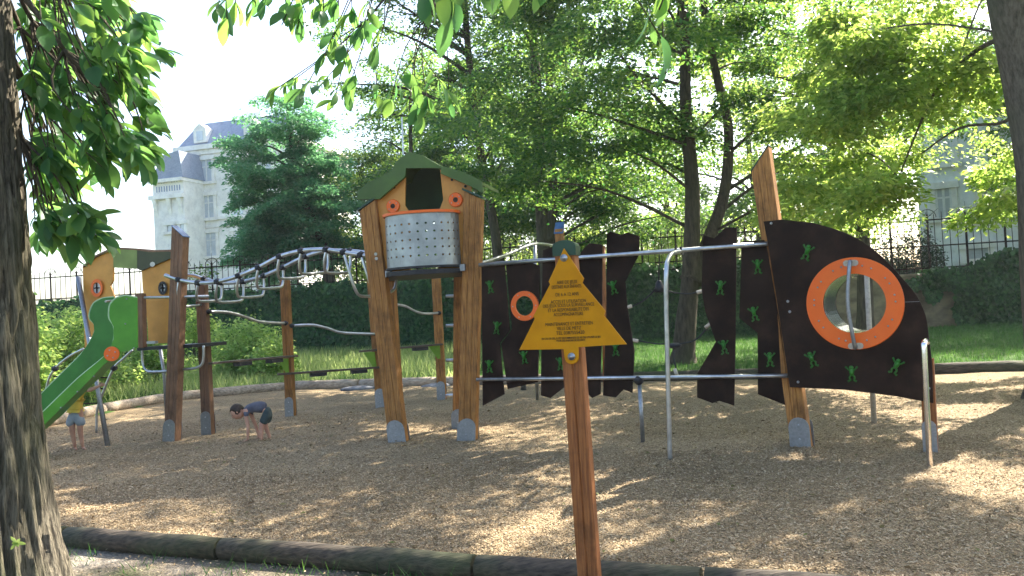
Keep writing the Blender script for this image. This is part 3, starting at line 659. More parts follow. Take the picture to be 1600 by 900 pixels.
def vbox(mb, vp, xa, xb, z0, z1, off, depth):                         # xa, xb: distances along plane
    o = vp.a + vp.n*off; mb.prism([o+vp.u*xa+Vector((0, 0, z0)), o+vp.u*xb+Vector((0, 0, z0)), o+vp.u*xb+Vector((0, 0, z1)), o+vp.u*xa+Vector((0, 0, z1))], -vp.n*depth)
va = PD(288, 400, 64); vb = PD(560, 400, 60); MP = VP(va, vb)
man = thing('stone_mansion', (va.x, va.y, 0), 'pale stone mansion with slate roof and dormer behind the dense round tree', 'building')
top = MP.p(330, 233).z; wid = 9.5
mb = MB(); vbox(mb, MP, 0, wid, -.1, top, 0, 9); mb.done('facade', 'facade_stone', man)
mb = MB(); vbox(mb, MP, -.35, wid+.3, top+.003, top+.35, .35, 9.7); vbox(mb, MP, -.2, wid+.2, top-.35, top-.004, .16, .3)
z1 = MP.p(330, 344).z; z2 = MP.p(330, 356).z; vbox(mb, MP, -.15, wid+.1, z1, z1+.2, .15, .14); vbox(mb, MP, -.1, wid+.1, z2, z2+.14, .10, .09); mb.done('cornice', 'facade_trim', man)
for col_x in (323, 369, 415):
    for (y0, y1) in ((250, 284), (306, 341), (364, 400), (415, 445)):
        dx = (y0-250)*.06; window(MP, col_x-9+dx, col_x+9+dx, y0-(col_x-323)*.07, y1-(col_x-323)*.07, man)
mb = MB(); o = MP.a; up = Vector((0, 0, 1))
def rp(a, z, off): return o + MP.u*a + MP.n*off + up*z
rt = top+.36
prof = [rp(-.1, rt, .1), rp(.9, rt+1.9, -1.6), rp(1.4, rt+2.1, -2.4)]
L0 = [rp(-.1, rt, .1), rp(1.0, rt+1.9, -1.1), rp(wid-1, rt+1.9, -1.1), rp(wid, rt, .1)]
mb.b.faces.new([mb.b.verts.new(v) for v in L0]); mb.b.faces.new([mb.b.verts.new(v) for v in (rp(-.1, rt, .1), rp(-.1, rt, -8.8), rp(1, rt+1.9, -7.5), rp(1, rt+1.9, -1.1))])
mb.b.faces.new([mb.b.verts.new(v) for v in (rp(1, rt+1.9, -1.1), rp(1, rt+1.9, -7.5), rp(wid-1, rt+1.9, -7.5), rp(wid-1, rt+1.9, -1.1))])
rf = mb.done('roof', 'slate', man)
for a in (1.9, 6.2):
    mb = MB(); mb.prism([rp(a-.55, rt+.2, .12), rp(a+.55, rt+.2, .12), rp(a+.55, rt+1.25, .12), rp(a, rt+1.65, .12), rp(a-.55, rt+1.25, .12)], -MP.n*1.4, .0); dm = mb.done('dormer', 'facade_trim', rf)
    mb = MB(); mb.prism([rp(a-.28, rt+.35, .16), rp(a+.28, rt+.35, .16), rp(a+.28, rt+1.05, .16), rp(a-.28, rt+1.05, .16)], -MP.n*.03); mb.done('pane', 'window_glass', dm)
for a in (4.2,):
    mb = MB(); mb.box(rp(a, rt+1.9, -4), MP.u*.6, MP.n*.35, up*1.1, .02); mb.done('chimney', 'facade_stone', rf)
# ornate lower wing with pierced balustrade
wa_ = PD(243, 400, 62); wb_ = PD(291, 400, 61.2); WP = VP(wa_, wb_); ww = (Vector((wb_.x, wb_.y, 0))-WP.a).length
wing = thing('ornate_wing', (wa_.x, wa_.y, 0), 'narrow pale stone wing with pierced gothic balustrade left of the mansion', 'building')
zt = WP.p(270, 284).z; zc = WP.p(270, 310).z
mb = MB(); vbox(mb, WP, 0, ww, -.1, zt, 0, 5); mb.done('wall', 'facade_stone', wing)
mb = MB(); vbox(mb, WP, -.2, ww+.05, zc, zc+.3, .3, .29); vbox(mb, WP, -.2, ww+.05, zt+.004, zt+.25, .3, 5.4)
for a in (.25, ww*.55, ww-.3): mb.prism([WP.a+WP.u*(a-.15)+WP.n*h+up*z for h, z in ((.01, zc-1.2), (.28, zc-.01), (.01, zc-.01))], WP.u*.3)
mb.done('corbel', 'facade_trim', wing)
mb = MB()
for gx in (.30, .72):
    for row, (nn, hh) in enumerate(((5, .5), (3, .25), (2, .25), (1, .25))):
        for j in range(nn):
            a = ww*gx + (j-(nn-1)/2)*.22; z = zc+.55+[0, .62, .98, 1.32][row]
            vbox(mb, WP, a-.05, a+.05, z, z+hh*.8, .012, .011)
mb.done('tracery', 'slate', wing)
mb = MB()
for a0, a1 in ((-.1, ww+.1),): mb.prism([WP.a+WP.u*a+WP.n*.1+up*z for a, z in ((a0, zt+.26), (a1, zt+.26), (a1-.3, zt+2.2), (a0+1.2, zt+2.0))], -WP.n*3)
mb.done('roof', 'slate', wing)
window(WP, 262, 272, 352, 362, wing, mull=False); window(WP, 282, 289, 350, 362, wing, mull=False)
# white house at right
ha = PD(1440, 400, 37); hb = PD(1760, 380, 33); HP = VP(ha, hb)
hs = thing('white_house', (ha.x, ha.y, 0), 'white rendered house with grey slate roof behind railings at right', 'building')
top = HP.p(1520, 168).z; wid = 14
mb = MB(); vbox(mb, HP, 0, wid, -.1, top, 0, 9); mb.done('wall', 'facade_white', hs)
mb = MB(); vbox(mb, HP, -.3, wid+.2, top+.003, top+.35, .35, 9.6); vbox(mb, HP, -.15, wid+.1, top-.3, top-.004, .15, .14); mb.done('cornice', 'facade_trim', hs)
mb = MB(); o = HP.a
def hp_(a, z, off): return o + HP.u*a + HP.n*off + up*z
rt = top+.36
mb.b.faces.new([mb.b.verts.new(v) for v in (hp_(-.1, rt, .2), hp_(wid, rt, .2), hp_(wid-1, rt+2.6, -1.6), hp_(1.1, rt+2.6, -1.6))])
mb.b.faces.new([mb.b.verts.new(v) for v in (hp_(-.1, rt, .2), hp_(1.1, rt+2.6, -1.6), hp_(1.1, rt+2.6, -7), hp_(-.1, rt, -8.8))])
rf = mb.done('roof', 'slate', hs)
mb = MB(); mb.prism([hp_(3.6, rt+.3, .1), hp_(4.8, rt+.3, .1), hp_(4.8, rt+1.9, .1), hp_(3.6, rt+1.9, .1)], -HP.n*1.6); dm = mb.done('dormer', 'facade_trim', rf)
mb = MB(); mb.prism([hp_(3.8, rt+.5, .14), hp_(4.6, rt+.5, .14), hp_(4.6, rt+1.7, .14), hp_(3.8, rt+1.7, .14)], -HP.n*.03); mb.done('pane', 'window_glass', dm)
for cx in (1475, 1545):
    for (y0, y1) in ((205, 255), (295, 340)): window(HP, cx-13, cx+13, y0, y1, hs, glass='shutter_grey' if y0 > 250 else 'window_glass')
window(HP, 1510, 1545, 388, 404, hs, glass='shutter_grey', mull=False)

# ================================================================== PLAY STRUCTURES
def clamp(mb, p, r=.045, u=None):
    mb.ball(p, r, (1.25, 1.0, 1.0), 1)
# ---------- lookout tower
FT = VP(G(625, 690), G(735, 688)); u, n = FT.u, FT.n
tw = thing('lookout_tower', G(680, 690), 'tall timber lookout tower with green roof, two orange eyes and steel basket mouth', 'play tower')
tb0, tt0 = FT.p(624, 692), FT.p(577, 322); tb1, tt1 = FT.p(731, 690), FT.p(741, 306)
for pb, pt, sl in ((tb0, tt0, .07), (tb1, tt1, -.06)):
    pb.z = -.05; o = beam(pb, pt, u, n, .235, .15, 3, slant=sl).done('post', 'timber', tw)
    shoe(Vector((pb.x, pb.y, 0))+(pt-pb).normalized()*.0, u, n, .25, .155, .30, o, (pt-pb).normalized())
    mb = MB(); e = (pt-pb).normalized(); mb.prism([pt-u*.135+n*.1+up*(-sl*1.1+.01), pt+u*.135+n*.1+up*(sl*1.1+.01), pt+u*.135-n*.1+up*(sl*1.1+.01), pt-u*.135-n*.1+up*(-sl*1.1+.01)], up*.03); mb.done('cap', 'cap_green', o)
BT = FT.back(1.2)
for px0, py0, pxt, pyt in ((719, 668, 722, 330), (621, 670, 600, 330)):
    pb = BT.p(px0, py0); pb.z = -.05; pt = BT.p(pxt, pyt); o = beam(pb, pt, u, n, .2, .14, 3).done('post', 'timber', tw); shoe(Vector((pb.x, pb.y, 0)), u, n, .21, .145, .28, o)
def slab(name, mat, vp, px, off, th, parent, bev=.004):
    mb = MB(); mb.prism([vp.p(x, y, off) for x, y in px], -vp.n*th, bev); return mb.done(name, mat, parent)
slab('eye_panel', 'orange_board', FT, [(580, 314), (634, 272), (632, 321), (641, 333), (641, 428), (603, 428)], .0, .03, tw)
slab('eye_panel', 'orange_board', FT, [(687, 262), (738, 285), (731, 335), (722, 425), (684, 426), (685, 331), (693, 312)], .0, .03, tw)
slab('roof_fascia', 'green_board', FT, [(557, 312), (560, 299), (573, 286), (612, 268), (620, 251), (639, 237), (663, 244), (686, 259), (727, 270), (753, 283), (755, 302), (735, 291), (688, 271), (690, 262), (634, 262), (633, 276), (593, 311)], .10, .05, tw)
rpts = [(557, 300), (573, 287), (612, 269), (620, 252), (639, 238), (663, 245), (686, 260), (727, 271), (755, 285)]
mb = MB(); pr = [FT.p(x, y, .05) for x, y in rpts]
mb.prism(pr + [p - up*.04 for p in pr[::-1]], -n*.85); mb.done('roof', 'green_board', tw)
slab('rear_wall', 'dark_green_board', FT.back(.75), [(604, 300), (612, 275), (640, 250), (668, 252), (722, 280), (722, 345), (604, 352)], 0, .03, tw)
for ex, ey, er in ((613.5, 322, .092), (711.5, 312, .096)):
    c = FT.p(ex, ey, .03); mb = MB(); mb.ring(c, u, up, n, er, er*.36, .03, 28, .008); o = mb.done('eye', 'orange_plastic', tw)
    mb = MB(); mb.tube([c-n*.04, c-n*.012], er*.36, 16); mb.done('pupil', 'ink', o); mb = MB()
    for k in range(4): a = k*math.pi/2+.6; mb.ball(c+(u*math.cos(a)+up*math.sin(a))*er*.7, .009, sub=1)
    mb.done('bolt', 'steel_pipe', o)
mb = MB()
for x, y in ((616, 293), (597, 306), (706, 281), (727, 291)): mb.tube([FT.p(x, y, -.005), FT.p(x, y, .018)], .017, 10)
mb.done('panel_bolt', 'rubber_black', tw)
# basket with real holes
ba, bb = FT.p(606, 341, .0), FT.p(717, 335, .0); bz1 = (ba.z+bb.z)/2; bz0 = (FT.p(609, 422).z + FT.p(718, 413).z)/2; bw = (bb-ba).length; bc = (ba+bb)/2
def bpt(s, z, r=0.0):                                                # s in 0..1 along the bulged front
    a = math.pi*(1-s); return Vector((bc.x, bc.y, 0)) + u*math.cos(a)*(bw/2+r) + n*(math.sin(a)**.8*(.40+r)+.02) + up*z
mb = MB(); NC, NRW = 14, 5; mg = .12*(bz1-bz0)
def holecell(s0, s1, z0, z1, hole=True):
    def q(a, b): return bpt(s0+(s1-s0)*a, z0+(z1-z0)*b)
    if not hole:
        mb.b.faces.new([mb.b.verts.new(q(a, b)) for a, b in ((0, 0), (1, 0), (1, 1), (0, 1))]); return
    out = [(1, .5), (1, 1), (.5, 1), (0, 1), (0, .5), (0, 0), (.5, 0), (1, 0)]; r = .135
    vo = [mb.b.verts.new(q(a, b)) for a, b in out]; vi = [mb.b.verts.new(q(.5+r*math.cos(k*math.pi/4)*1.15, .5+r*math.sin(k*math.pi/4))) for k in range(8)]
    for k in range(8): mb.b.faces.new((vo[k], vo[(k+1) % 8], vi[(k+1) % 8], vi[k]))
zs = [bz0+mg + (bz1-bz0-2*mg)*k/NRW for k in range(NRW+1)]
for c_ in range(NC):
    s0, s1 = c_/NC, (c_+1)/NC
    for k in range(NRW): holecell(s0, s1, zs[k], zs[k+1])
    holecell(s0, s1, bz0, zs[0], False); holecell(s0, s1, zs[-1], bz1, False)
bmesh.ops.remove_doubles(mb.b, verts=mb.b.verts, dist=.0005)
bk = mb.done('basket', 'perforated_steel', tw)
md = bk.modifiers.new('Solidify', 'SOLIDIFY'); md.thickness = .006
def band(z0, z1, r0, r1, mat, name):
    mb = MB(); k = 24; ps = [bpt(i/k, z0, r0) for i in range(k+1)] + [bpt(i/k, z0, r1) for i in range(k, -1, -1)]
    mb.prism(ps, up*(z1-z0)); mb.done(name, mat, bk)
band(bz1, bz1+.035, .03, -.03, 'orange_plastic', 'rim')
band(bz0-.03, bz0, .02, -.03, 'rubber_black', 'bottom_edge')
mb = MB(); pz = bz0-.06; mb.prism([bpt(i/16, pz-.05, .02) for i in range(17)] + [FT.p(720, 415, -1.2).xy.to_3d()+up*(pz-.05), FT.p(606, 423, -1.2).xy.to_3d()+up*(pz-.05)], up*.06); mb.done('platform', 'rubber_black', tw)
mb = MB()
for x, y in ((607, 428), (723, 418)): mb.box(FT.p(x, y, .10), u*.035, n*.03, up*.045, .004)
mb.done('bracket', 'galvanised', tw)
mb = MB()
for x, y in ((587, 397), (588, 404)): mb.tube([FT.p(x, y, .07), FT.p(x, y, .10)], .022, 10)
mb.done('bolt', 'steel_pipe', tw)
for y in (462, 508, 562, 617):                                       # peg rungs on rear post
    mb = MB(); mb.tube([BT.p(720, y, .0), BT.p(697, y+1, .0)], .024, 10); mb.done('rung', 'steel_pipe', tw, True)
# low-noise mast on roof
mb = MB(); mb.tube([FT.p(630, 242, -.7), FT.p(628, 183, -.7)], .012, 6); mb.done('mast', 'steel_pipe', tw)
# ---------- walkway posts, handrails and balance boards (back row)
wk = thing('balance_walkway', G(455, 652), 'row of timber posts with wavy steel handrails and narrow balance boards behind ladder', 'play structure')
Q = []
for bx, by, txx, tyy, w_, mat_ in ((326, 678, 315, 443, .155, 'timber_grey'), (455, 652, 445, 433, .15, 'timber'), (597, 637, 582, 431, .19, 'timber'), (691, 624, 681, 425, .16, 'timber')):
    b0 = G(bx, by); pl = VP((b0.x, b0.y), (b0.x+1, b0.y-.15)); t0 = pl.p(txx, tyy); bb_ = Vector((b0.x, b0.y, -.05))
    o = beam(bb_, t0, pl.u, pl.n, w_, .13, 2).done('post', mat_, wk); shoe(Vector((b0.x, b0.y, 0)), pl.u, pl.n, w_*1.04, .135, .36, o, (t0-bb_).normalized())
    mb = MB(); mb.box(t0+up*.012, pl.u*(w_/2+.008), pl.n*.073, up*.015); mb.done('cap', 'cap_green', o); Q.append((pl, b0))
def depth_path(pxs, qa, qb, r, name, mat='steel_pipe', parent=wk, cl=True):
    a, b_ = Q[qa][1], Q[qb][1]; pl = VP((a.x, a.y), (b_.x, b_.y)); pts = smooth_path([pl.p(x, y, .09) for x, y in pxs], 5)
    mb = MB(); mb.tube(pts, r, 8); o = mb.done(name, mat, parent, True)
    if cl:
        for c_ in (pts[0], pts[-1]): mb = MB(); clamp(mb, c_); mb.done('clamp', 'rubber_black', o)
    return pl
depth_path([(326, 487), (356, 488), (380, 494), (408, 503), (446, 505)], 0, 1, .024, 'handrail')
depth_path([(456, 509), (488, 508), (512, 513), (536, 520), (588, 522)], 1, 2, .024, 'handrail')
depth_path([(604, 474), (632, 478), (648, 486), (663, 490), (686, 489)], 2, 3, .024, 'handrail')
for pa, pb_, qa, qb in (((328, 568), (463, 556), 0, 1), ((434, 585), (607, 573), 1, 2), ((563, 549), (690, 538), 2, 3)):
    a, b_ = Q[qa][1], Q[qb][1]; pl = VP((a.x, a.y), (b_.x, b_.y)); p0, p1 = pl.p(*pa, .12), pl.p(*pb_, .12)
    mb = MB(); mb.box((p0+p1)/2, (p1-p0)/2, pl.n*.045, up*.018, .004); o = mb.done('balance_board', 'board_dark', wk)
    mb = MB()
    for s in (.35, .72): mb.box(p0+(p1-p0)*s-up*.05, pl.u*.14, pl.n*.07, up*.03)
    mb.done('batten', 'rubber_black', o)
for px in ([(434, 561), (450, 560), (451, 583), (447, 584)], [(568, 551), (585, 550), (588, 573), (583, 574)], [(670, 541), (687, 539), (688, 560), (684, 561)]):
    qi = 1 if px[0][0] < 500 else (2 if px[0][0] < 620 else 3); slab('green_bracket', 'lime_bracket', Q[qi][0], px, .10, .02, wk, 0)
# rail and blue-capped post behind the planks
bp = thing('wavy_rail_post', G(893, 604), 'blue-capped timber post with wavy steel rail behind the brown planks', 'play structure')
b0 = G(893, 604); pl = VP((b0.x, b0.y), (b0.x+1, b0.y-.3)); t0 = pl.p(874, 362); o = beam(Vector((b0.x, b0.y, -.05)), t0, pl.u, pl.n, .17, .17, 2, slant=.0).done('post', 'timber', bp)
mb = MB(); q4 = [t0-pl.u*.1+pl.n*.1-up*.05, t0+pl.u*.1+pl.n*.1-up*.05, t0+pl.u*.1-pl.n*.1+up*.19, t0-pl.u*.1-pl.n*.1+up*.19]; mb.prism(q4, up*.02); mb.done('cap', 'cap_blue', o)
mb = MB(); bk3 = [(t0-pl.u*.085-up*.05, t0+pl.u*.085-up*.05)]; mb.prism([t0-pl.u*.084+pl.n*.084, t0-pl.u*.084-pl.n*.084, t0-pl.u*.084-pl.n*.084+up*.17], pl.u*.168); mb.done('post_tip', 'timber', o)
pts = smooth_path([PD(752, 411, 13.0), PD(775, 404, 13.4), PD(800, 395, 14), PD(825, 384, 15), PD(845, 381, 16), PD(872, 385, 17.6)], 5)
mb = MB(); mb.tube(pts, .028, 8); mb.tube([PD(836, 383, 15.5), PD(838, 600, 15.5).xy.to_3d()], .03, 8); mb.done('rail', 'steel_pipe', bp, True)
mb = MB(); b1 = G(818, 611); mb.tube([Vector((b1.x, b1.y, 0)), Vector((b1.x, b1.y, 1.2))], .06, 10); mb.done('lower_post', 'galvanised', bp, True)
b1 = G(946, 606); mb = MB(); mb.tube([Vector((b1.x, b1.y, 0)), PD(942, 385, b1.y)], .05, 10); mb.done('round_post', 'timber_red', bp, True)
# ---------- overhead ladder
LP = VP(G(268, 690), G(622, 690)); LB = LP.back(.82)
ol = thing('overhead_ladder', G(430, 690), 'wavy overhead ladder of grey pipes with hanging hoops between the two towers', 'climbing ladder')
A = [(258, 430), (280, 437), (310, 442), (340, 440), (373, 431), (404, 418), (437, 401), (471, 392), (492, 390), (510, 390), (537, 394), (588, 402)]
B = [(286, 430), (303, 431), (319, 436), (346, 442), (380, 440), (412, 431), (442, 418), (466, 406), (488, 397), (512, 392), (547, 392), (600, 398)]
pa = smooth_path([LP.p(x, y, .05) for x, y in A], 6); pb2 = smooth_path([LB.p(x, y) for x, y in B], 6)
mb = MB(); mb.tube(pa, .030, 10); mb.done('rail', 'steel_pipe', ol, True)
mb = MB(); mb.tube(pb2, .030, 10); mb.done('rail', 'steel_pipe', ol, True)
def near_on(path, q): return min(path, key=lambda p: (p-q).length)
hoops = [(282, 438, 320, 436, .40), (308, 442, 347, 442, .27), (340, 440, 381, 440, .30), (373, 431, 414, 431, .31), (404, 418, 442, 418, .30), (437, 402, 476, 402, .31), (472, 392, 512, 392, .32), (510, 390, 547, 392, .32), (537, 394, 575, 395, .62), (568, 399, 596, 398, .55)]
for ax, ay, bx, by, dr in hoops:
    a = near_on(pa, LP.p(ax, ay, .05)); b_ = near_on(pb2, LB.p(bx, by)); m0 = up*dr; lean = LP.u*(-.06 if dr < .5 else .12)
    if dr > .5: b_ = b_ + LP.u*.25
    path = smooth_path([a, a-m0*.45+lean*.6, a-m0*.85+lean+(b_-a)*.05, a-m0+lean+(b_-a)*.2, b_-m0-(b_-a)*.2, b_-m0*.85-(b_-a)*.05, b_-m0*.45, b_], 4)
    mb = MB(); mb.tube(path, .021, 8); o = mb.done('hoop', 'steel_pipe', ol, True)
    for c_ in (a, b_ if dr < .5 else near_on(pb2, b_)): mb = MB(); clamp(mb, c_, .054); mb.done('clamp', 'rubber_black', o)
# ---------- slide tower
st = thing('slide_tower', G(215, 695), 'small orange-walled play tower with green slide at left', 'play tower')
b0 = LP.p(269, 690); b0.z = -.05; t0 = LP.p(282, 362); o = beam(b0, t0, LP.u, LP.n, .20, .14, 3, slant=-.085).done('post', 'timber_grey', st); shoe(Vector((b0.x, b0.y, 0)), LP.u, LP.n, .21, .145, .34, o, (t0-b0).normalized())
mb = MB(); mb.prism([t0-LP.u*.105+LP.n*.075+up*.09, t0+LP.u*.105+LP.n*.075-up*.09, t0+LP.u*.105-LP.n*.075-up*.09, t0-LP.u*.105-LP.n*.075+up*.09], up*.012); mb.done('cap', 'cap_blue', o)
SP = LP.back(.35)
slab('side_panel', 'orange_board', SP, [(129, 418), (148, 401), (177, 389), (177, 438), (172, 446), (178, 462), (176, 545), (132, 543)], .0, .03, st)
slab('side_panel', 'orange_board', SP, [(221, 421), (232, 400), (270, 392), (268, 536), (232, 537), (230, 500), (223, 450)], .0, .03, st)
slab('roof_board', 'olive_board', SP, [(147, 402), (176, 388), (214, 390), (214, 420), (177, 418), (177, 390)], .035, .03, st)
slab('roof_board', 'roof_brown', SP, [(214, 390), (232, 393), (271, 391), (271, 402), (232, 418), (221, 423), (214, 420)], .037, .03, st)
mb = MB(); pr = [SP.p(x, y, .04) for x, y in ((129, 415), (148, 399), (176, 386), (214, 388), (232, 391), (268, 390))]; mb.prism(pr + [p-up*.03 for p in pr[::-1]], -LP.n*.3); mb.done('roof', 'timber_grey', st)
slab('roof_hole_disc', 'hole_bright', SP, [(238+4*math.cos(k*.7854), 413+4*math.sin(k*.7854)) for k in range(8)], .042, .004, st, 0)  # pale disc in place of a hole, the brightness behind put into its colour
for cx, cy_, rx, ry, m1 in ((151, 450, 9.5, 14, 'orange_plastic'), (254, 450, 7, 10.5, 'rubber_black')):
    mb = MB(); k = 24; o_ = []
    for i in range(k):
        a = 2*math.pi*i/k; o_.append([mb.b.verts.new(v) for v in (SP.p(cx+rx*.62*math.cos(a), cy_+ry*.62*math.sin(a), .03), SP.p(cx+rx*math.cos(a), cy_+ry*math.sin(a), .03), SP.p(cx+rx*math.cos(a), cy_+ry*math.sin(a), .0), SP.p(cx+rx*.62*math.cos(a), cy_+ry*.62*math.sin(a), .0))])
    for i in range(k):
        a, b_ = o_[i], o_[(i+1) % k]
        for j in range(4): mb.b.faces.new((a[j], a[(j+1) % 4], b_[(j+1) % 4], b_[j]))
    o = mb.done('porthole', m1, st)
    slab('pane', 'window_frame', SP, [(cx+rx*.62*math.cos(2*math.pi*i/16), cy_+ry*.62*math.sin(2*math.pi*i/16)) for i in range(16)], .006, .004, o, 0)
    mb = MB(); mb.box(SP.p(cx, cy_, .02), LP.u*.009, LP.n*.006, up*ry*.0056); mb.box(SP.p(cx, cy_, .022), LP.u*rx*.0056, LP.n*.006, up*.009); mb.ball(SP.p(cx, cy_, .02), .022, sub=1); mb.done('cross_bar', 'iron', o)
mb = MB(); mb.tube([SP.p(122, 433, .02), Vector((G(169, 698).x, G(169, 698).y, -.02))], .036, 10); mb.done('leg', 'galvanised', st, True)
mb = MB(); q0 = SP.p(250, 543, -.6); mb.tube([q0, SP.p(256, 580, -.6), SP.p(262, 668, -.6).xy.to_3d()], .03, 8); mb.done('leg', 'galvanised', st, True)
q = [SP.p(214, 543, .32), SP.p(325, 537, .32)]; mb = MB(); q[1] = SP.p(300, 538, .32); mb.prism([q[0], q[1], q[1]-LP.n*.8, q[0]-LP.n*.8], -up*.05); mb.done('platform', 'rubber_black', st)
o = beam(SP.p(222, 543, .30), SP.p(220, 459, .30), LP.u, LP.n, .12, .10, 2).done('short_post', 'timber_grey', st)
mb = MB(); mb.tube([SP.p(226, 465, .33), SP.p(326, 463, .33)], .02, 8); mb.done('handrail', 'steel_pipe', st, True)
for pts in ([(222, 543), (223, 568), (229, 579), (240, 581), (272, 579)], [(272, 577), (300, 576), (314, 571), (318, 560), (318, 540)]):
    mb = MB(); mb.tube(smooth_path([SP.p(x, y, .30) for x, y in pts], 5), .02, 8); mb.done('step_hoop', 'steel_pipe', st, True)
mb = MB(); mb.box(SP.p(238, 535, .36), LP.u*.08, LP.n*.03, up*.02); mb.done('bracket', 'galvanised', st)
SN = VP(G(60, 722), G(215, 712)); SF = SN.back(.5)                     # slide planes
near_c = [(170, 488), (172, 476), (181, 466), (196, 462), (214, 465), (215, 543), (203, 547), (188, 550), (162, 570), (130, 604), (70, 663), (34, 698), (16, 706), (10, 694), (30, 680), (65, 646), (122, 591), (160, 560), (173, 545), (178, 530), (178, 510), (171, 498)]
far_c = [(140, 488), (146, 474), (160, 466), (178, 464), (184, 480), (184, 540), (165, 562), (66, 655), (20, 692), (8, 684), (66, 614), (125, 555), (140, 534), (148, 518), (147, 506), (140, 498)]
sl = slab('slide', 'slide_green', SN, near_c, 0, .03, st, .006)
slab('far_cheek', 'slide_green_shaded', SF, far_c, 0, .03, sl, .006)
mb = MB(); bed = [(176, 541), (168, 560), (122, 603), (70, 655), (32, 688), (8, 698)]; bl = [SN.p(x, y, -.03) for x, y in bed]; br = [p - SN.n*.48 for p in bl]
for i in range(len(bl)-1): mb.prism([bl[i], bl[i+1], br[i+1], br[i]], -up*.02)
mb.done('slide_bed', 'slide_green', sl)
mb = MB(); mb.tube(smooth_path([SN.p(x, y, -.012) for x, y in ((214, 465), (196, 462), (181, 466), (172, 476), (170, 488), (171, 498), (178, 510), (178, 530), (173, 545), (160, 560), (122, 591), (65, 646), (30, 680))], 4), .012, 6); mb.done('cheek_edge', 'cut_edge', sl)
mb = MB(); mb.tube(smooth_path([SF.p(x, y, -.012) for x, y in ((178, 464), (160, 466), (146, 474), (140, 488), (140, 498), (147, 506), (148, 518), (140, 534), (125, 555), (66, 614), (8, 684))], 4), .010, 6); mb.done('cheek_edge', 'cut_edge', sl)
c = SN.p(174, 553, .035); mb = MB(); mb.tube([c-SN.n*.03, c], .098, 24); o = mb.done('orange_disc', 'orange_plastic', sl); mb = MB()
for k in range(4): mb.ball(c+(SN.u*math.cos(k*1.57+.4)+up*math.sin(k*1.57+.4))*.055, .011, sub=1)
for x, y in ((196, 506), (209, 544), (147, 588), (121, 612), (95, 637), (198, 467), (183, 549)): mb.ball(SN.p(x, y, .004), .012, sub=1)
mb.done('bolt', 'steel_pipe', sl)
mb = MB(); mb.tube([SN.p(165, 471, -.0), SN.p(178, 470, -.5)], .015, 8); mb.done('cross_bar', 'steel_pipe', sl)
CP = SP.back(.25)
for k, pts in enumerate(([(131, 545), (108, 557), (86, 576), (74, 600), (68, 650)], [(207, 547), (193, 560), (178, 575), (163, 608), (152, 640), (151, 676)])):
    mb = MB(); mb.tube(smooth_path([CP.p(x, y, 0) for x, y in pts], 5), .02, 8); o = mb.done('arch_climber', 'steel_pipe', st, True)
    mb = MB(); clamp(mb, CP.p(*pts[2]), .055); mb.done('clamp', 'rubber_black', o)
mb = MB()
for ya, yb_ in ((588, 590), (608, 607), (632, 630)): mb.tube([CP.p(84-(ya-588)*.3, ya), CP.p(170-(yb_-590)*.45, yb_)], .013, 6)
mb.done('rope_rung', 'iron', st)
# ---------- climbing wall
b0 = G(746, 690); b1 = G(1253, 700); CW = VP((b0.x, b0.y), (b1.x, b1.y)); u, n = CW.u, CW.n
cw = thing('plank_climbing_wall', G(1003, 697), 'fence-like climbing wall of ragged dark brown planks with green frog holds', 'climbing wall')
mb = MB(); mb.tube([CW.p(749, 414, .04), CW.p(1199, 381, .04)], .027, 10); mb.done('rail', 'steel_pipe', cw, True)
mb = MB(); mb.tube([CW.p(745, 593, .04), CW.p(1232, 587, .04)], .025, 10); mb.done('rail', 'steel_pipe', cw, True)
def frog(c, u, n, s, rot, parent, up=up):
    """moulded hand hold: round head, body, four bent limbs"""
    mb = MB(); ca, sa = math.cos(rot), math.sin(rot); w = up
    def q(x, y, z=0.0): return c + (u*(x*ca-y*sa) + w*(x*sa+y*ca))*s + n*(z*s)
    mb.tube(smooth_path([q(0, .32, .12), q(.02, .1, .2), q(0, -.15, .18), q(-.02, -.35, .1)], 3), [s*k for k in (.13, .18, .22, .23, .23, .22, .20, .18, .15, .11)][:10], 8)
    mb.ball(q(0, .42, .16), s*.22, (1, 1, .9), 2)
    for sx in (-1, 1):
        mb.ball(q(.11*sx, .53, .24), s*.06, sub=1)
        for limb in ([(.08, .18), (.28, .22), (.46, .42)], [(.06, -.3), (.24, -.52), (.14, -.78), (.3, -.86)]):
            mb.tube(smooth_path([q(x*sx, y, .08) for x, y in limb], 3), s*.10, 6, r2=s*.075)
        for e in ((.46, .42), (.3, -.86)):
            mb.ball(q((e[0]+.03)*sx, e[1]+(.03 if e[1] > 0 else -.02), .07), s*.12, (1, .6, 1), 1)
    return mb.done('frog_hold', 'frog_green', parent, True, recalc=False)
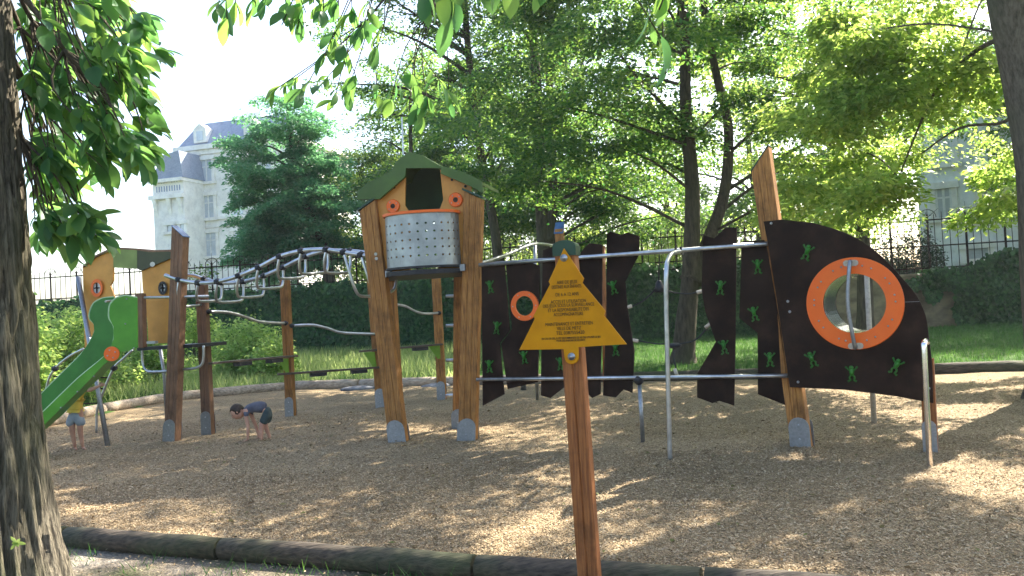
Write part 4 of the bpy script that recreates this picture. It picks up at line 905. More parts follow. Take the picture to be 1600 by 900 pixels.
planks = [
 ([(752, 412), (770, 409), (788, 412), (796, 516), (780, 536), (788, 616), (754, 634)], [(766, 446, .1), (777, 510, -.15), (765, 570, 0)]),
 ([(790, 411), (814, 406), (843, 415), (842, 500), (840, 597), (793, 608), (783, 537), (800, 514)], [(819, 556, .1)]),
 ([(848, 391), (868, 384), (886, 378), (898, 384), (897, 500), (893, 600), (882, 604), (860, 622), (845, 618), (846, 500)], [(876, 566, 0)]),
 ([(903, 402), (912, 388), (921, 380), (941, 382), (940, 500), (938, 616), (925, 622), (902, 600)], []),
 ([(948, 366), (953, 362), (972, 367), (980, 363), (999, 369), (998, 398), (976, 440), (980, 480), (991, 548), (988, 614), (974, 608), (962, 621), (942, 618), (947, 500)], [(958, 447, .2), (962, 543, 0)]),
 ([(1099, 367), (1116, 373), (1133, 356), (1151, 355), (1149, 531), (1147, 634), (1124, 626), (1113, 630), (1089, 621), (1089, 584), (1119, 534), (1102, 487), (1096, 453), (1098, 387)], [(1126, 447, -.1), (1131, 540, .1)]),
 ([(1158, 377), (1194, 375), (1198, 385), (1221, 520), (1231, 582), (1230, 634), (1184, 616), (1184, 520), (1155, 497), (1158, 415)], [(1184, 414, 0), (1178, 488, .15), (1203, 559, 0)])]
plk = []
for i, (poly, frogs) in enumerate(planks):
    if i == 1:                                                      # plank with a porthole: two halves around the hole, one mesh
        mb = MB(); cx, cy_, r_ = 819, 478, 17; K = 12
        for half in (0, 1):
            arc = [(cx + r_*math.cos(a), cy_ + r_*math.sin(a)) for a in [(-math.pi/2 + math.pi*k/K)*(1 if half else -1) + (0 if half else 0) for k in range(K+1)]]
            if half: pts_ = [(cx, 407), (843, 415), (842, 500), (840, 597), (cx, 602)] + [(cx + r_*math.cos(a), cy_ + r_*math.sin(a)) for a in [math.pi/2 - math.pi*k/K for k in range(K+1)]]
            else: pts_ = [(cx, 602), (793, 608), (783, 537), (800, 514), (790, 411), (cx, 407)] + [(cx + r_*math.cos(a), cy_ + r_*math.sin(a)) for a in [-math.pi/2 - math.pi*k/K for k in range(K+1)]]
            mb.prism([CW.p(x, y, .0) for x, y in pts_], -n*.022)
        pk = mb.done('plank', 'brown_board', cw)
        c = CW.p(cx, cy_, .03); mb = MB(); mb.ring(c, u, up, n, .19, .125, .028, 36, .006); o = mb.done('ring', 'orange_plastic', pk)
        mb = MB()
        for k in range(6): mb.ball(c+(u*math.cos(k*1.047)+up*math.sin(k*1.047))*.158, .009, sub=1)
        mb.done('bolt', 'steel_pipe', o)
    else: pk = slab('plank', 'brown_board', CW, poly, .0, .022, cw, .003)
    plk.append(pk)
    for fx, fy, fr in frogs: frog(CW.p(fx, fy, .004), u, n, .105, fr, pk)
pb_ = CW.p(1005, 697); mb = MB(); mb.tube([Vector((pb_.x, pb_.y, -.02)), CW.p(999, 597, .0)], .026, 10); o = mb.done('support_pole', 'galvanised', cw, True); mb = MB(); mb.ball(CW.p(998, 594, .03), .06, sub=2); mb.done('clamp', 'rubber_black', o, True)
# rope tangle between planks
mb = MB(); bell = CW.p(1030, 447, -.1); mb.tube([CW.p(1030, 399, .04), bell+up*.06], .008, 6)
def rp2(pts, off=-.05): mb.tube(smooth_path([CW.p(x, y, off) for x, y in pts], 5), .009, 6)
rp2([(984, 480), (1005, 470), (1026, 450)]); rp2([(1034, 450), (1053, 457), (1075, 459), (1092, 456)]); rp2([(996, 532), (1025, 537), (1050, 537)]); rp2([(1056, 538), (1085, 532), (1103, 515)]); rp2([(1053, 542), (1053, 560), (1057, 578)])
o = mb.done('rope', 'rubber_black', cw)
mb = MB(); mb.tube([bell+up*.07, bell+up*.05, bell-up*.05, bell-up*.075], [.015, .035, .065, .05], 10); mb.ball(CW.p(1054, 540, -.05), .06, (1.4, 1, .6), 2); mb.done('rope_joint', 'rubber_black', cw, True)
for p0, p1 in (((972, 483), (987, 478)), ((981, 530), (997, 533)), ((1089, 457), (1106, 453)), ((1102, 512), (1115, 502)), ((1054, 576), (1058, 587))):
    mb = MB(); mb.tube([CW.p(*p0, -.03), CW.p(*p1, -.03)], .022, 8); mb.done('rope_sleeve', 'rope_pale', cw, True)
# arched pole in front
ap = thing('arched_pole', G(1047, 720), 'thin grey arched steel pole hooked onto top rail in front of plank gap', 'climbing pole')
b0 = G(1047, 720); PP = VP((b0.x, b0.y), (b0.x+1, b0.y-.4)); top_j = CW.p(1063, 393, .06)
pts = [Vector((b0.x, b0.y, -.02)), PP.p(1044, 600), PP.p(1041, 480), PP.p(1041, 425), PP.p(1044, 406, -.12), PP.p(1051, 396, -.4), top_j]
mb = MB(); mb.tube(smooth_path(pts, 8), .025, 10); mb.done('pole', 'steel_pipe', ap, True)
for dx in (-.03, .03): mb = MB(); mb.box(CW.p(1061, 392, .04)+u*dx, u*.012, n*.045, up*.045); mb.done('clamp', 'rubber_black', ap)
# ---------- ring board
rb_ = thing('ring_board', G(1253, 698), 'big dark brown curved board with large orange tunnel ring', 'play panel')
h0 = G(1253, 700); h1 = G(1458, 708); HB = VP((h0.x, h0.y), (h1.x, h1.y)); u, n = HB.u, HB.n
outline = [(1193, 346), (1222, 343), (1269, 348), (1311, 360), (1348, 378), (1381, 404), (1409, 434), (1432, 462), (1446, 493), (1451, 525), (1456, 567), (1458, 630), (1399, 619), (1320, 609), (1234, 605), (1225, 544), (1211, 451), (1200, 381)]
RC = HB.p(1335, 474, .10); r_out = (HB.p(1411, 474, .1)-HB.p(1258, 474, .1)).length/2; r_in = r_out*.665
# board with a real round hole: outer outline bridged to the hole
mb = MB(); K = 48; cc = RC - n*.0
hole = [HB.a*0 + cc + (u*math.cos(2*math.pi*k/K) + up*math.sin(2*math.pi*k/K))*(r_in+.01) for k in range(K)]
ol_ = smooth_path([HB.p(x, y, .10) for x, y in outline[2:12]], 3); ol_ = [HB.p(x, y, .10) for x, y in outline[:2]] + ol_ + [HB.p(x, y, .10) for x, y in outline[12:]]
def ang(v): d = v-cc; return math.atan2(d.dot(up), d.dot(u))
def ray_hit(a):
    d = u*math.cos(a) + up*math.sin(a); best = None
    for i in range(len(ol_)):
        p, q = ol_[i], ol_[(i+1) % len(ol_)]; px_, pz_ = (p-cc).dot(u), (p-cc).dot(up); qx, qz = (q-cc).dot(u), (q-cc).dot(up)
        ex, ez = qx-px_, qz-pz_; den = math.cos(a)*ez - math.sin(a)*ex
        if abs(den) < 1e-9: continue
        t = (px_*ez - pz_*ex)/den; s_ = (px_*math.sin(a) - pz_*math.cos(a))/den
        if t > 0 and -1e-6 <= s_ <= 1+1e-6: best = t if best is None else max(best, t)
    return cc + d*best
angs = sorted(set([round(2*math.pi*k/K-math.pi, 5) for k in range(K)] + [round(ang(v), 5) for v in ol_]))
for off, fl in ((0, 1), (-.03, -1)):
    ov = [ray_hit(a)+n*off for a in angs]; iv = [cc+(u*math.cos(a)+up*math.sin(a))*(r_in+.01)+n*off for a in angs]; m_ = len(angs)
    vo = [mb.b.verts.new(v) for v in ov]; vi = [mb.b.verts.new(v) for v in iv]
    for k in range(m_): mb.b.faces.new((vo[k], vo[(k+1) % m_], vi[(k+1) % m_], vi[k]))
    if fl == 1: f_o, f_i = vo, vi
    else:
        for k in range(m_):
            mb.b.faces.new((f_o[k], f_o[(k+1) % m_], vo[(k+1) % m_], vo[k])); mb.b.faces.new((f_i[k], f_i[(k+1) % m_], vi[(k+1) % m_], vi[k]))
bd = mb.done('board', 'brown_board', rb_)
mb = MB(); mb.ring(RC+n*.028, u, up, n, r_out, r_in-.01, .026, 64, .008); rg = mb.done('ring', 'orange_plastic', rb_)
mb = MB()
for a in (28, 38, 142, 152, 205, 217, 322, 333, 62, 75, 105, 118, 245, 255, 285, 298, 0, 10, 180, 172): mb.ball(RC+n*.03+(u*math.cos(R(a))+up*math.sin(R(a)))*r_out*.83, .011, sub=1)
mb.done('bolt', 'steel_pipe', rg)
mb = MB(); K = 48; ri = r_in-.012
rings = [[mb.b.verts.new(RC+n*(-.03-.62*t)+(u*math.cos(2*math.pi*k/K)+up*math.sin(2*math.pi*k/K))*rr) for k in range(K)] for t, rr in ((-.04, ri), (1, ri), (1, ri+.012), (0, ri+.012))]
for a, b_ in zip(rings, rings[1:]):
    for k in range(K): mb.b.faces.new((a[k], a[(k+1) % K], b_[(k+1) % K], b_[k]))
mb.done('tunnel', 'mirror_steel', rb_, True)
mb = MB(); mb.ring(RC-n*.66, u, up, n, ri+.08, ri, .03, 48); mb.done('rear_collar', 'brown_board', rb_)
mb = MB(); pt_, pb3 = HB.p(1328, 411, .18), HB.p(1336, 541, .18)
mb.tube(smooth_path([pt_-n*.04, pt_+n*.03-up*.02, (pt_+pb3)/2-u*.035+n*.06, pb3+n*.03+up*.02, pb3-n*.04], 6), .021, 10); hd = mb.done('handle', 'galvanised', rg, True)
mb = MB()
for c in (pt_, pb3):
    c = c - n*.045; ps = []
    for sx in (1, -1):
        for k in range(7): a = -math.pi/2 + math.pi*k/6; ps.append(c + u*sx*(.045+math.cos(a)*.032) + up*math.sin(a)*.032*sx)
    mb.prism(ps, n*.012)
mb.done('handle_plate', 'rope_pale', hd)
for x, y, r_ in ((1262, 392, -.35), (1268, 559, .3), (1331, 581, 0), (1401, 570, -.45)): frog(HB.p(x, y, .105), u, n, .11, r_, bd)
mb = MB()
for x, y in ((1205, 349), (1231, 471), (1234, 487), (1247, 597), (1451, 607)): mb.ball(HB.p(x, y, .105), .017, (1, 1, 1), 1)
mb.done('bolt', 'steel_pipe', bd, True)
# thin seam on the board
mb = MB(); s0, s1 = HB.p(1412, 472, .103), HB.p(1437, 471, .103); mb.box((s0+s1)/2, (s1-s0)/2, n*.002, up*.002); mb.done('seam', 'galvanised', bd)
pb0 = HB.p(1254, 700, -.06); pb0.z = -.05; pt0 = HB.p(1190, 250, -.06); e = (pt0-pb0).normalized()
o = beam(pb0, pt0, u, n, .205, .16, 3, slant=.135).done('post', 'timber', rb_); shoe(Vector((pb0.x, pb0.y, 0))+e*.0, u, n, .225, .165, .34, o, Vector((e.x*.3, e.y*.3, 1)).normalized())
mb = MB(); mb.prism([pt0-u*.107+n*.083-up*.137, pt0+u*.107+n*.083+up*.137, pt0+u*.107-n*.083+up*.137, pt0-u*.107-n*.083-up*.137], up*.014+u*-.006); mb.done('cap', 'cap_green', o)
pb1 = HB.p(1455, 706, -.02); pb1.z = -.05; o = beam(pb1, HB.p(1448, 560, -.02), u, n, .13, .10, 2).done('post', 'timber_red', rb_); shoe(Vector((pb1.x, pb1.y, 0)), u, n, .135, .105, .34, o)
gp = G(1366, 664); mb = MB(); mb.tube([Vector((gp.x, gp.y, -.02)), PD(1354, 425, gp.y)], .032, 10); mb.done('rear_pole', 'rope_pale', rb_, True)
ep = thing('bent_pole', G(1453, 728), 'short shiny steel pole with bent top at right end of ring board', 'steel pole')
b0 = G(1453, 729); PE = VP((b0.x, b0.y), (b0.x+1, b0.y-.4)); t_ = PE.p(1444, 548)
mb = MB(); mb.tube(smooth_path([Vector((b0.x, b0.y, -.02)), (Vector((b0.x, b0.y, 0))+t_)/2, t_, t_+up*.06-n*.03, t_+up*.085-n*.12, t_+up*.06-n*.34], 7), .027, 12); mb.done('pole', 'mirror_steel', ep, True)

# ---------- sign
SGP = PD(900, 640, 4.8); SG = VP((SGP.x, SGP.y), (SGP.x+.94, SGP.y-.26)); u, n = SG.u, SG.n
sg = thing('info_sign', (SG.p(921, 905).x, SG.p(921, 905).y, 0), 'yellow fir-tree shaped notice board with French text on reddish timber post', 'sign')
pc0 = SG.p(920, 880); pc1 = SG.p(885, 392); e = (pc1-pc0).normalized(); pcb = pc0 - e*((pc0.z+.05)/e.z)
o = beam(pcb, pc1 - n*.0, u, n, .115, .12, 2).done('post', 'timber_red', sg)
for mt_off in (0,):
    c = pc1; mb = MB(); ps = []
    for k in range(9): a = math.pi*k/8; ps.append(c + u*math.cos(a)*.066 + up*(.022+math.sin(a)*.035) + n*.066)
    ps += [c-u*.066+n*.066-up*.03, c+u*.066+n*.066-up*.03]
    mb.prism(ps, -n*.132); mb.done('cap', 'cap_green', o)
board = [(881, 388), (912, 435), (909, 442), (946, 486), (943, 493), (979, 538), (903, 542), (904, 558)] + [(893+11*math.cos(R(a)), 558+11*math.sin(R(a))) for a in range(20, 180, 20)] + [(882, 558), (881, 545), (811, 547), (836, 498), (833, 494), (860, 444), (857, 440)]
bd = slab('notice_board', 'yellow_board', SG, board, .085, .018, sg, .0015)
mb = MB()
for x, y in ((881, 403), (893, 557)):
    c = SG.p(x, y, .085); mb.tube([c, c+n*.006], .021, 16); mb.tube([c+n*.006, c+n*.02], .013, 6)
mb.done('bolt', 'steel_pipe', bd, True)
lines = [("AIRE DE JEUX", 886, 441, 32), ("DESTINEE AUX ENFANTS", 885, 448, 46), ("DE 6 A 12 ANS", 886, 460, 36), ("ACCES ET UTILISATION", 888, 471, 55), ("DES JEUX SOUS LA SURVEILLANCE", 888, 477, 80), ("ET LA RESPONSABILITE DES", 888, 484, 64), ("ACCOMPAGNATEURS", 888, 491, 46),
         ("MAINTENANCE ET ENTRETIEN", 889, 506, 74), ("VILLE DE METZ", 889, 513, 38), ("TEL 0387555420", 891, 520, 44), ("EN CAS DE GEL, IL EST RECOMMANDE DE NE PAS UTILISER LE JEU", 892, 528, 92), ("POUR DES RAISONS DE SECURITE", 892, 532, 45)]
dg = bpy.context.evaluated_depsgraph_get()
for s_, x, y, w_ in lines:
    cu = bpy.data.curves.new('lettering', 'FONT'); cu.body = s_; cu.size = 1; cu.align_x = 'CENTER'; cu.align_y = 'CENTER'; cu.extrude = .01
    if w_ > 85 or w_ == 45: cu.offset = .012
    to = bpy.data.objects.new('tmp_text', cu); COL.objects.link(to); bpy.context.view_layer.update(); dg.update()
    me = bpy.data.meshes.new_from_object(to.evaluated_get(bpy.context.evaluated_depsgraph_get())); bpy.data.objects.remove(to); bpy.data.curves.remove(cu)
    xs_ = [v.co.x for v in me.vertices]; wid_ = max(xs_)-min(xs_); tgt = (SG.p(x+w_/2, y, .0865)-SG.p(x-w_/2, y, .0865)).length
    sxx = tgt/wid_; syy = .027 if w_ < 85 and w_ != 45 else .0155
    tl_ = R(-0.2); uu = (u*math.cos(tl_)+up*math.sin(tl_)); c = SG.p(x, y, .0868)
    mt = Matrix(((uu.x*sxx, 0, n.x*.05, c.x), (uu.y*sxx, 0, n.y*.05, c.y), (uu.z*sxx, syy, 0, c.z), (0, 0, 0, 1)))
    me.transform(mt); me.name = 'lettering'; me.materials.clear(); link('lettering', me, 'ink', bd)

# ================================================================== PEOPLE
def skin(name, mat, verts, edges, parent, sub=2, root=0):
    """verts: (pos, rx, ry)"""
    me = bpy.data.meshes.new(name); me.from_pydata([v[0] for v in verts], edges, []); o = bpy.data.objects.new(name, me); COL.objects.link(o)
    me.materials.append(M[mat]); o.parent = parent
    sm = o.modifiers.new('Skin', 'SKIN'); sm.use_smooth_shade = True; sm.branch_smoothing = .6
    if not me.skin_vertices: 
        bpy.context.view_layer.objects.active = o; o.select_set(True)
    for i, v in enumerate(verts):
        me.skin_vertices[0].data[i].radius = (v[1], v[2] if len(v) > 2 else v[1]); me.skin_vertices[0].data[i].use_root = (i == root)
    s2 = o.modifiers.new('Sub', 'SUBSURF'); s2.levels = sub; s2.render_levels = sub
    return o
class Sk:
    def __init__(s): s.v = []; s.e = []
    def a(s, p, r, par=None, r2=None):
        s.v.append((tuple(p), r, r2 if r2 else r)); i = len(s.v)-1
        if par is not None: s.e.append((par, i))
        return i
def hand(s, wrist_i, wp_, d, side, sc_):
    d = Vector(d).normalized(); side = Vector(side).normalized()
    pm = s.a(Vector(wp_)+d*.035*sc_, .016*sc_, wrist_i, .010*sc_)
    for k, L in zip((-1.5, -.5, .5, 1.5), (.038, .046, .042, .034)):
        b_ = Vector(wp_)+d*.06*sc_+side*k*.013*sc_; i = s.a(b_, .0065*sc_, pm); i = s.a(b_+d*L*.6*sc_, .006*sc_, i); s.a(b_+d*L*sc_-Vector((0, 0, .006)), .005*sc_, i)
    i = s.a(Vector(wp_)+d*.03*sc_+side*.03*sc_, .0075*sc_, pm); s.a(Vector(wp_)+d*.05*sc_+side*.045*sc_, .006*sc_, i)
def head(parent, c, fwd, upv, r, hair_mat='hair'):
    """face, ears and hair; fwd is the facing direction"""
    fwd = Vector(fwd).normalized(); upv = Vector(upv).normalized(); rt = fwd.cross(upv).normalized(); upv = rt.cross(fwd)
    rot = Matrix((rt, fwd, upv)).transposed()
    mb = MB(); mb.ball(c, r, (.82, .95, 1.08), 3, rot)
    mb.ball(c+fwd*r*.42-upv*r*.45, r*.52, (1, .95, .85), 2, rot)
    mb.ball(c+fwd*r*.98-upv*r*.12, r*.13, (.8, 1, 1.2), 2, rot)
    for s in (-1, 1): mb.ball(c+rt*s*r*.84-upv*r*.08, r*.2, (.4, .8, 1.2), 2, rot)
    hdo = mb.done('head', 'skin', parent, True, recalc=False)
    mb = MB()
    for s in (-1, 1): mb.ball(c+fwd*r*.86+rt*s*r*.32+upv*r*.06, r*.1, (1.2, .6, .8), 1, rot)
    mb.ball(c+fwd*r*.90-upv*r*.52, r*.1, (2.0, .4, .5), 1, rot); mb.done('eyes_and_mouth', 'hair', hdo)
    mb = MB(); mb.ball(c-fwd*r*.10+upv*r*.12, r*1.08, (.86, .98, 1.05), 3, rot)
    dl = [v for v in mb.b.verts if (v.co-c).dot(fwd) > r*.42 and (v.co-c).dot(upv) < r*.62] + [v for v in mb.b.verts if (v.co-c).dot(upv) < -r*.45]
    bmesh.ops.delete(mb.b, geom=list(set(dl)), context='VERTS')
    for v in mb.b.verts: v.co += (v.co-c).normalized()*r*.05*noise.noise(v.co*60)
    ho = mb.done('hair', hair_mat, hdo, True); md = ho.modifiers.new('Solidify', 'SOLIDIFY'); md.thickness = .012; md.offset = -1
# bent-over child
K0 = G(403, 690); kd = thing('person', K0, 'child in grey shirt and dark shorts bending over with hands on the ground', 'person')
def L(x, y, z): return Vector((x, y, z))
s = Sk(); r_ = s.a(L(.15, 0, .41), .045, None, .055)
sp = s.a(L(.03, 0, .455), .05, r_, .06); ch = s.a(L(-.10, 0, .43), .066, sp, .082); nk = s.a(L(-.17, -.01, .40), .032, ch); hd_ = s.a(L(-.21, -.01, .385), .034, nk)
for sy in (-1, 1):
    hip = s.a(L(.14, .055*sy, .35), .042, r_); kn = s.a(L(.075, .075*sy, .21), .038, hip); ak = s.a(L(.10+.03*sy, .08*sy, .045), .022, kn); hl = s.a(L(.09+.03*sy, .08*sy, .018), .02, ak, .016); s.a(L(.0+.03*sy, .085*sy, .012), .018, hl, .012)
    sh = s.a(L(-.12, .085*sy, .40), .034, ch); el = s.a(L(-.07+.02*sy, .09*sy, .21), .023, sh); wr = s.a(L(-.055+.05*sy, .075*sy, .05), .016, el); hand(s, wr, L(-.055+.05*sy, .075*sy, .045), (-.8, 0, -.35), (0, 1, 0), .8)
skin('body', 'skin', s.v, s.e, kd)
s = Sk(); r_ = s.a(L(.145, 0, .43), .088, None, .098); sp = s.a(L(.03, 0, .462), .077, r_, .092); ch = s.a(L(-.10, 0, .438), .075, sp, .094); s.a(L(-.145, 0, .418), .045, ch, .06)
for sy in (-1, 1): sh = s.a(L(-.12, .09*sy, .395), .044, ch); s.a(L(-.10, .095*sy, .33), .036, sh)
skin('shirt', 'shirt_grey', s.v, s.e, kd)
s = Sk(); r0_ = s.a(L(.10, 0, .435), .080, None, .094); r_ = s.a(L(.168, 0, .385), .092, r0_, .102)
for sy in (-1, 1): hip = s.a(L(.15, .065*sy, .34), .067, r_); s.a(L(.09, .072*sy, .23), .056, hip)
skin('shorts', 'shorts_dark', s.v, s.e, kd)
head(kd, K0 + L(-.245, -.01, .395), (-.75, -.25, -.62), (-.62, 0, .55), .088)
kd.scale = (1.1, 1.1, 1.1)
# child in yellow standing behind slide, arms stretched to the leg
K1 = G(122, 703); kd = thing('person', K1, 'child in yellow shirt and pale grey shorts standing half hidden behind slide', 'person')
s = Sk(); r_ = s.a(L(-.02, 0, .50), .072, None, .062)
sp = s.a(L(.0, 0, .62), .066, r_, .055); ch = s.a(L(.04, 0, .74), .074, sp, .055); nk = s.a(L(.075, 0, .82), .028, ch); s.a(L(.10, 0, .87), .03, nk)
for sx in (-1, 1):
    hip = s.a(L(-.01+.055*sx, 0, .46), .056, r_); kn = s.a(L(-.01+.05*sx, -.01, .24), .036, hip); ak = s.a(L(.01+.05*sx, .0, .05), .021, kn); hl = s.a(L(.01+.05*sx, .01, .022), .021, ak, .018); s.a(L(.02+.055*sx+.05, -.06, .014), .018, hl, .012)
    sh = s.a(L(.05+.06*sx, -.01, .77), .03, ch); el = s.a(L(.17+.03*sx, -.03, .75), .021, sh); wr = s.a(L(.30+.01*sx, -.02, .80), .015, el); hand(s, wr, L(.30+.01*sx, -.02, .80), (1, .1, .3), (0, 0, 1), .8)
skin('body', 'skin', s.v, s.e, kd)
s = Sk(); r_ = s.a(L(-.01, 0, .57), .090, None, .078); s.a(L(-.012, 0, .53), .088, r_, .076); sp = s.a(L(.0, 0, .63), .078, r_, .066); ch = s.a(L(.04, 0, .745), .084, sp, .066); s.a(L(.06, 0, .79), .05, ch)
for sx in (-1, 1): sh = s.a(L(.05+.065*sx, -.01, .765), .04, ch); s.a(L(.10+.05*sx, -.015, .755), .034, sh)
skin('shirt', 'shirt_yellow', s.v, s.e, kd)
s = Sk(); r_ = s.a(L(-.02, 0, .52), .075, None, .066); r2_ = s.a(L(-.02, 0, .46), .088, r_, .074)
for sx in (-1, 1): hip = s.a(L(-.015+.062*sx, 0, .40), .074, r2_); s.a(L(-.015+.078*sx, 0, .29), .076, hip)
skin('shorts', 'shorts_grey', s.v, s.e, kd)
head(kd, K1 + L(.11, -.01, .93), (.8, -.1, .0), (0, 0, 1), .08)
kd.scale = (1.12, 1.12, 1.12)

# ================================================================== NEAR TREE AT LEFT
LT = Vector((PD(-25, 850, 4.6).x, 4.6, 0))
lt = thing('near_tree', LT, 'massive rough-barked tree trunk filling left edge with broad drooping leaves', 'tree')
mb = MB(); NS, NZ = 210, 300; zs_ = [-.1 + 6.6*(k/NZ)**1.15 for k in range(NZ+1)]
rows = []
for z in zs_:
    cx = LT.x + (-.012*z - .0035*z*z); cyy = LT.y + .01*z
    r0 = .275 + .10*math.exp(-z/1.3) + .22*math.exp(-max(z, 0)/.33)
    row = []
    for k in range(NS):
        a = 2*math.pi*k/NS; fl = .10*math.exp(-max(z, 0)/.5)*math.sin(a*5+1.3)
        nz = noise.noise(Vector((math.cos(a)*5.0, math.sin(a)*5.0, z*1.1))); nf_ = noise.noise(Vector((math.cos(a)*8, math.sin(a)*8, z*1.6+7))); n3 = noise.noise(Vector((math.cos(a)*17, math.sin(a)*17, z*5)))
        r = r0*(1+fl*.5) + .018*nz - .034*(1-min(1, abs(nf_)*4.5)) + .012*n3
        row.append(mb.b.verts.new((cx+math.cos(a)*r, cyy+math.sin(a)*r, z)))
    rows.append(row)
for a, b_ in zip(rows, rows[1:]):
    for k in range(NS): mb.b.faces.new((a[k], a[(k+1) % NS], b_[(k+1) % NS], b_[k]))
mb.done('trunk', 'bark_near', lt, True, recalc=False)
def branch_with_leaves(centres, root, leafL, name='leafy_branch', per=9, spread=.55, down=.45, tipdir=(.6, -.1, -.4), mat='leaf_near', r0=.03, aspect=.40):
    """centres: list of world points, each a twig tip carrying a fan of broad leaves"""
    P = []; D = []; N = []; LL = []
    mb = MB(); root = Vector(root); cs = [Vector(c) for c in centres]
    mid = sum(cs, Vector())/len(cs); hub = root*.35 + mid*.65 + Vector((0, 0, .25)); mb.tube(smooth_path([root, (root+hub)/2+Vector((0, 0, .2)), hub], 6), r0, 7, r2=r0*.4)
    for c in cs:
        bend = (hub+c)/2 + Vector((rnd.gauss(0, .05), rnd.gauss(0, .05), .06)); tw_ = smooth_path([hub, bend, c], 4); mb.tube(tw_, r0*.3, 5, r2=.0025)
        base_d = Vector(tipdir) + Vector((rnd.gauss(0, .3), rnd.gauss(0, .3), rnd.gauss(0, .15)))
        for k in range(per):
            a = 2*math.pi*k/per + rnd.uniform(-.3, .3); side = base_d.normalized().cross(Vector((0, 0, 1))).normalized(); w_ = side.cross(base_d.normalized())
            d = base_d.normalized() + (side*math.cos(a) + w_*math.sin(a)*.6)*spread*2*rnd.uniform(.5, 1.2) + Vector((0, 0, -down*rnd.uniform(.4, 1.2)))
            t_ = rnd.uniform(0, .35); q_ = c + (bend-c)*t_
            P.append(q_); D.append(d); N.append((rnd.gauss(0, .55), rnd.gauss(0, .55)-.15, 1)); LL.append(leafL*rnd.uniform(.6, 1.25))
    b_o = mb.done(name, 'bark_far', lt, True, recalc=False)
    LL = np.array(LL); me = big_leaf_mesh('leaves', np.array([tuple(p) for p in P]), np.array([tuple(d) for d in D]), np.array(N), LL, LL*aspect*NR.uniform(.8, 1.2, len(LL)))
    link('leaves', me, mat, b_o, True)
regions = [  # polygon in the photo, depth range, twig count, root height
 ([(25, -30), (215, -30), (200, 60), (190, 110), (120, 150), (30, 140)], 4.2, 6.2, 40, 4.6),
 ([(120, 60), (205, 60), (225, 110), (215, 150), (150, 200), (100, 170)], 4.2, 5.4, 16, 4.2),
 ([(28, 120), (150, 120), (190, 190), (150, 260), (40, 250)], 4.4, 6.0, 26, 3.8),
 ([(150, 200), (215, 215), (255, 240), (215, 275), (150, 260)], 4.2, 5.2, 11, 3.6),
 ([(40, 240), (150, 240), (180, 290), (165, 340), (60, 350)], 4.4, 6.0, 22, 3.4),
 ([(45, 330), (160, 335), (150, 385), (60, 405)], 4.4, 5.6, 17, 3.0),
 ([(200, 20), (285, 70), (235, 130), (255, 200), (275, 250), (200, 240), (180, 120)], 4.3, 5.2, 13, 4.0),
]
for poly, d0, d1, n_, zr in regions:
    xs_ = [p[0] for p in poly]; ys_ = [p[1] for p in poly]; cs = []
    while len(cs) < n_:
        x = rnd.uniform(min(xs_), max(xs_)); y = rnd.uniform(min(ys_), max(ys_))
        if in_poly(x, y, poly): cs.append(PD(x, y, rnd.uniform(d0, d1)))
    for j in range(0, len(cs), 14): branch_with_leaves(cs[j:j+14], (LT.x-.05, LT.y, zr), .155, spread=.62)
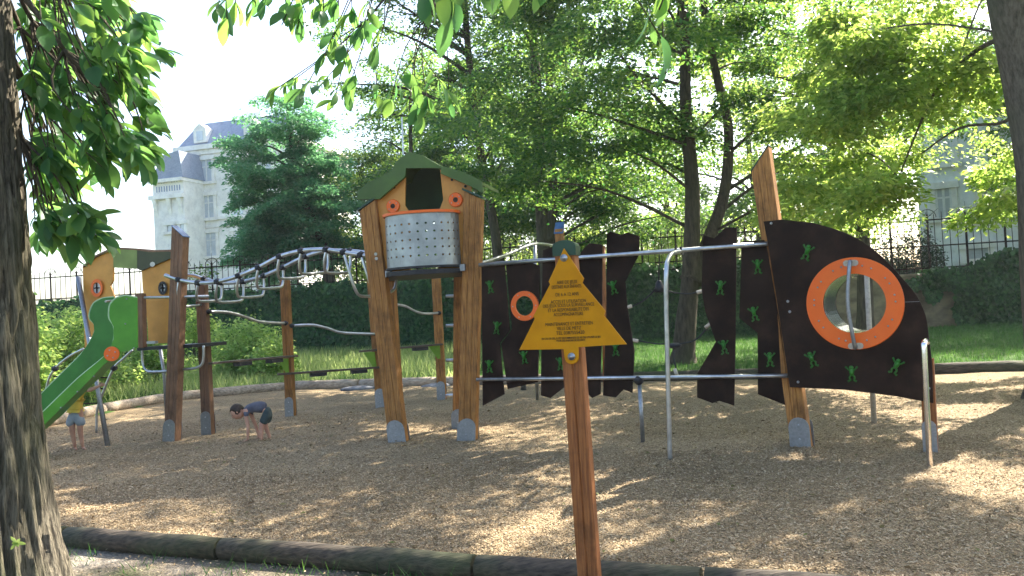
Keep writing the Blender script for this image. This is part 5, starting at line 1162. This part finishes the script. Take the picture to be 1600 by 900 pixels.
# long twigs reaching over the top of the view
def twig(pxs, depth, root_px, leafL, per=5, **k): branch_with_leaves([PD(x, y, depth+rnd.uniform(-.12, .12)) for x, y in pxs], PD(*root_px, depth), leafL, per=per, **k)
twig([(340, 15), (375, 22), (400, 10), (355, 30), (415, 0)], 4.0, (360, -160), .11, 4, tipdir=(-.2, 0, -.6), r0=.012)
twig([(450, 15), (478, 20), (505, 25), (465, 45), (490, 5), (530, 10), (440, 40)], 4.0, (520, -170), .11, 5, tipdir=(-.3, 0, -.6), r0=.012)
twig([(505, 90), (540, 105), (520, 60), (560, 60), (575, 20), (600, 40), (550, 20), (590, 75)], 4.2, (640, -150), .11, 5, tipdir=(-.2, 0, -.6), r0=.014)
twig([(430, 140), (470, 150), (500, 135), (540, 150), (520, 170), (560, 130), (590, 160), (450, 132)], 4.6, (700, 30), .11, 5, tipdir=(-.3, 0, -.6), r0=.012)
twig([(640, 160), (670, 170), (700, 165), (655, 190), (690, 130), (620, 130), (610, 160)], 4.6, (720, -30), .115, 5, tipdir=(0, 0, -.7), r0=.012)
twig([(690, -10), (660, 5), (705, 30), (640, -10)], 2.6, (700, -220), .12, 3, tipdir=(0, 0, -.9), r0=.009, aspect=.42, spread=.25)
twig([(1030, 15), (1033, 60), (1040, 115)], 2.6, (1026, -200), .10, 3, tipdir=(0, 0, -.9), r0=.006, aspect=.45, spread=.28)
twig([(1390, -18)], 2.6, (1388, -160), .08, 2, tipdir=(0, 0, -.9), r0=.005, aspect=.5, spread=.3)
twig([(800, -15), (770, -20), (860, -25)], 2.6, (820, -200), .12, 3, tipdir=(-.3, 0, -.7), r0=.006, aspect=.45, spread=.3)
# small sprout on the trunk
q = PD(28, 848, 4.05); P = [tuple(q)]*6; D = [(math.cos(k), -.6, math.sin(k)*.8) for k in range(6)]; me = big_leaf_mesh('sprout', np.array(P), np.array(D), np.array([(0, -1, .3)]*6), np.array([.05, .03, .045, .025, .04, .02]), np.full(6, .016)); link('sprout', me, 'weed_leaf', lt, True)
# ================================================================== AIR
mb = MB(); mb.prism([(-70, -12, -1.1), (70, -12, -1.1), (70, 80, -1.1), (-70, 80, -1.1)], (0, 0, 27)); hz = mb.done('haze', 'rope_pale'); hz.data.materials.clear()
hm = bpy.data.materials.new('haze'); hm.use_nodes = True; hn = hm.node_tree.nodes
hn.remove(hn['Principled BSDF']); pv = hn.new('ShaderNodeVolumePrincipled'); pv.inputs['Color'].default_value = (.92, .96, 1, 1); pv.inputs['Density'].default_value = .0005; pv.inputs['Anisotropy'].default_value = .35
hm.node_tree.links.new(pv.outputs[0], hn['Material Output'].inputs['Volume']); hz.data.materials.append(hm); hz['kind'] = 'stuff'; hz.display_type = 'WIRE'
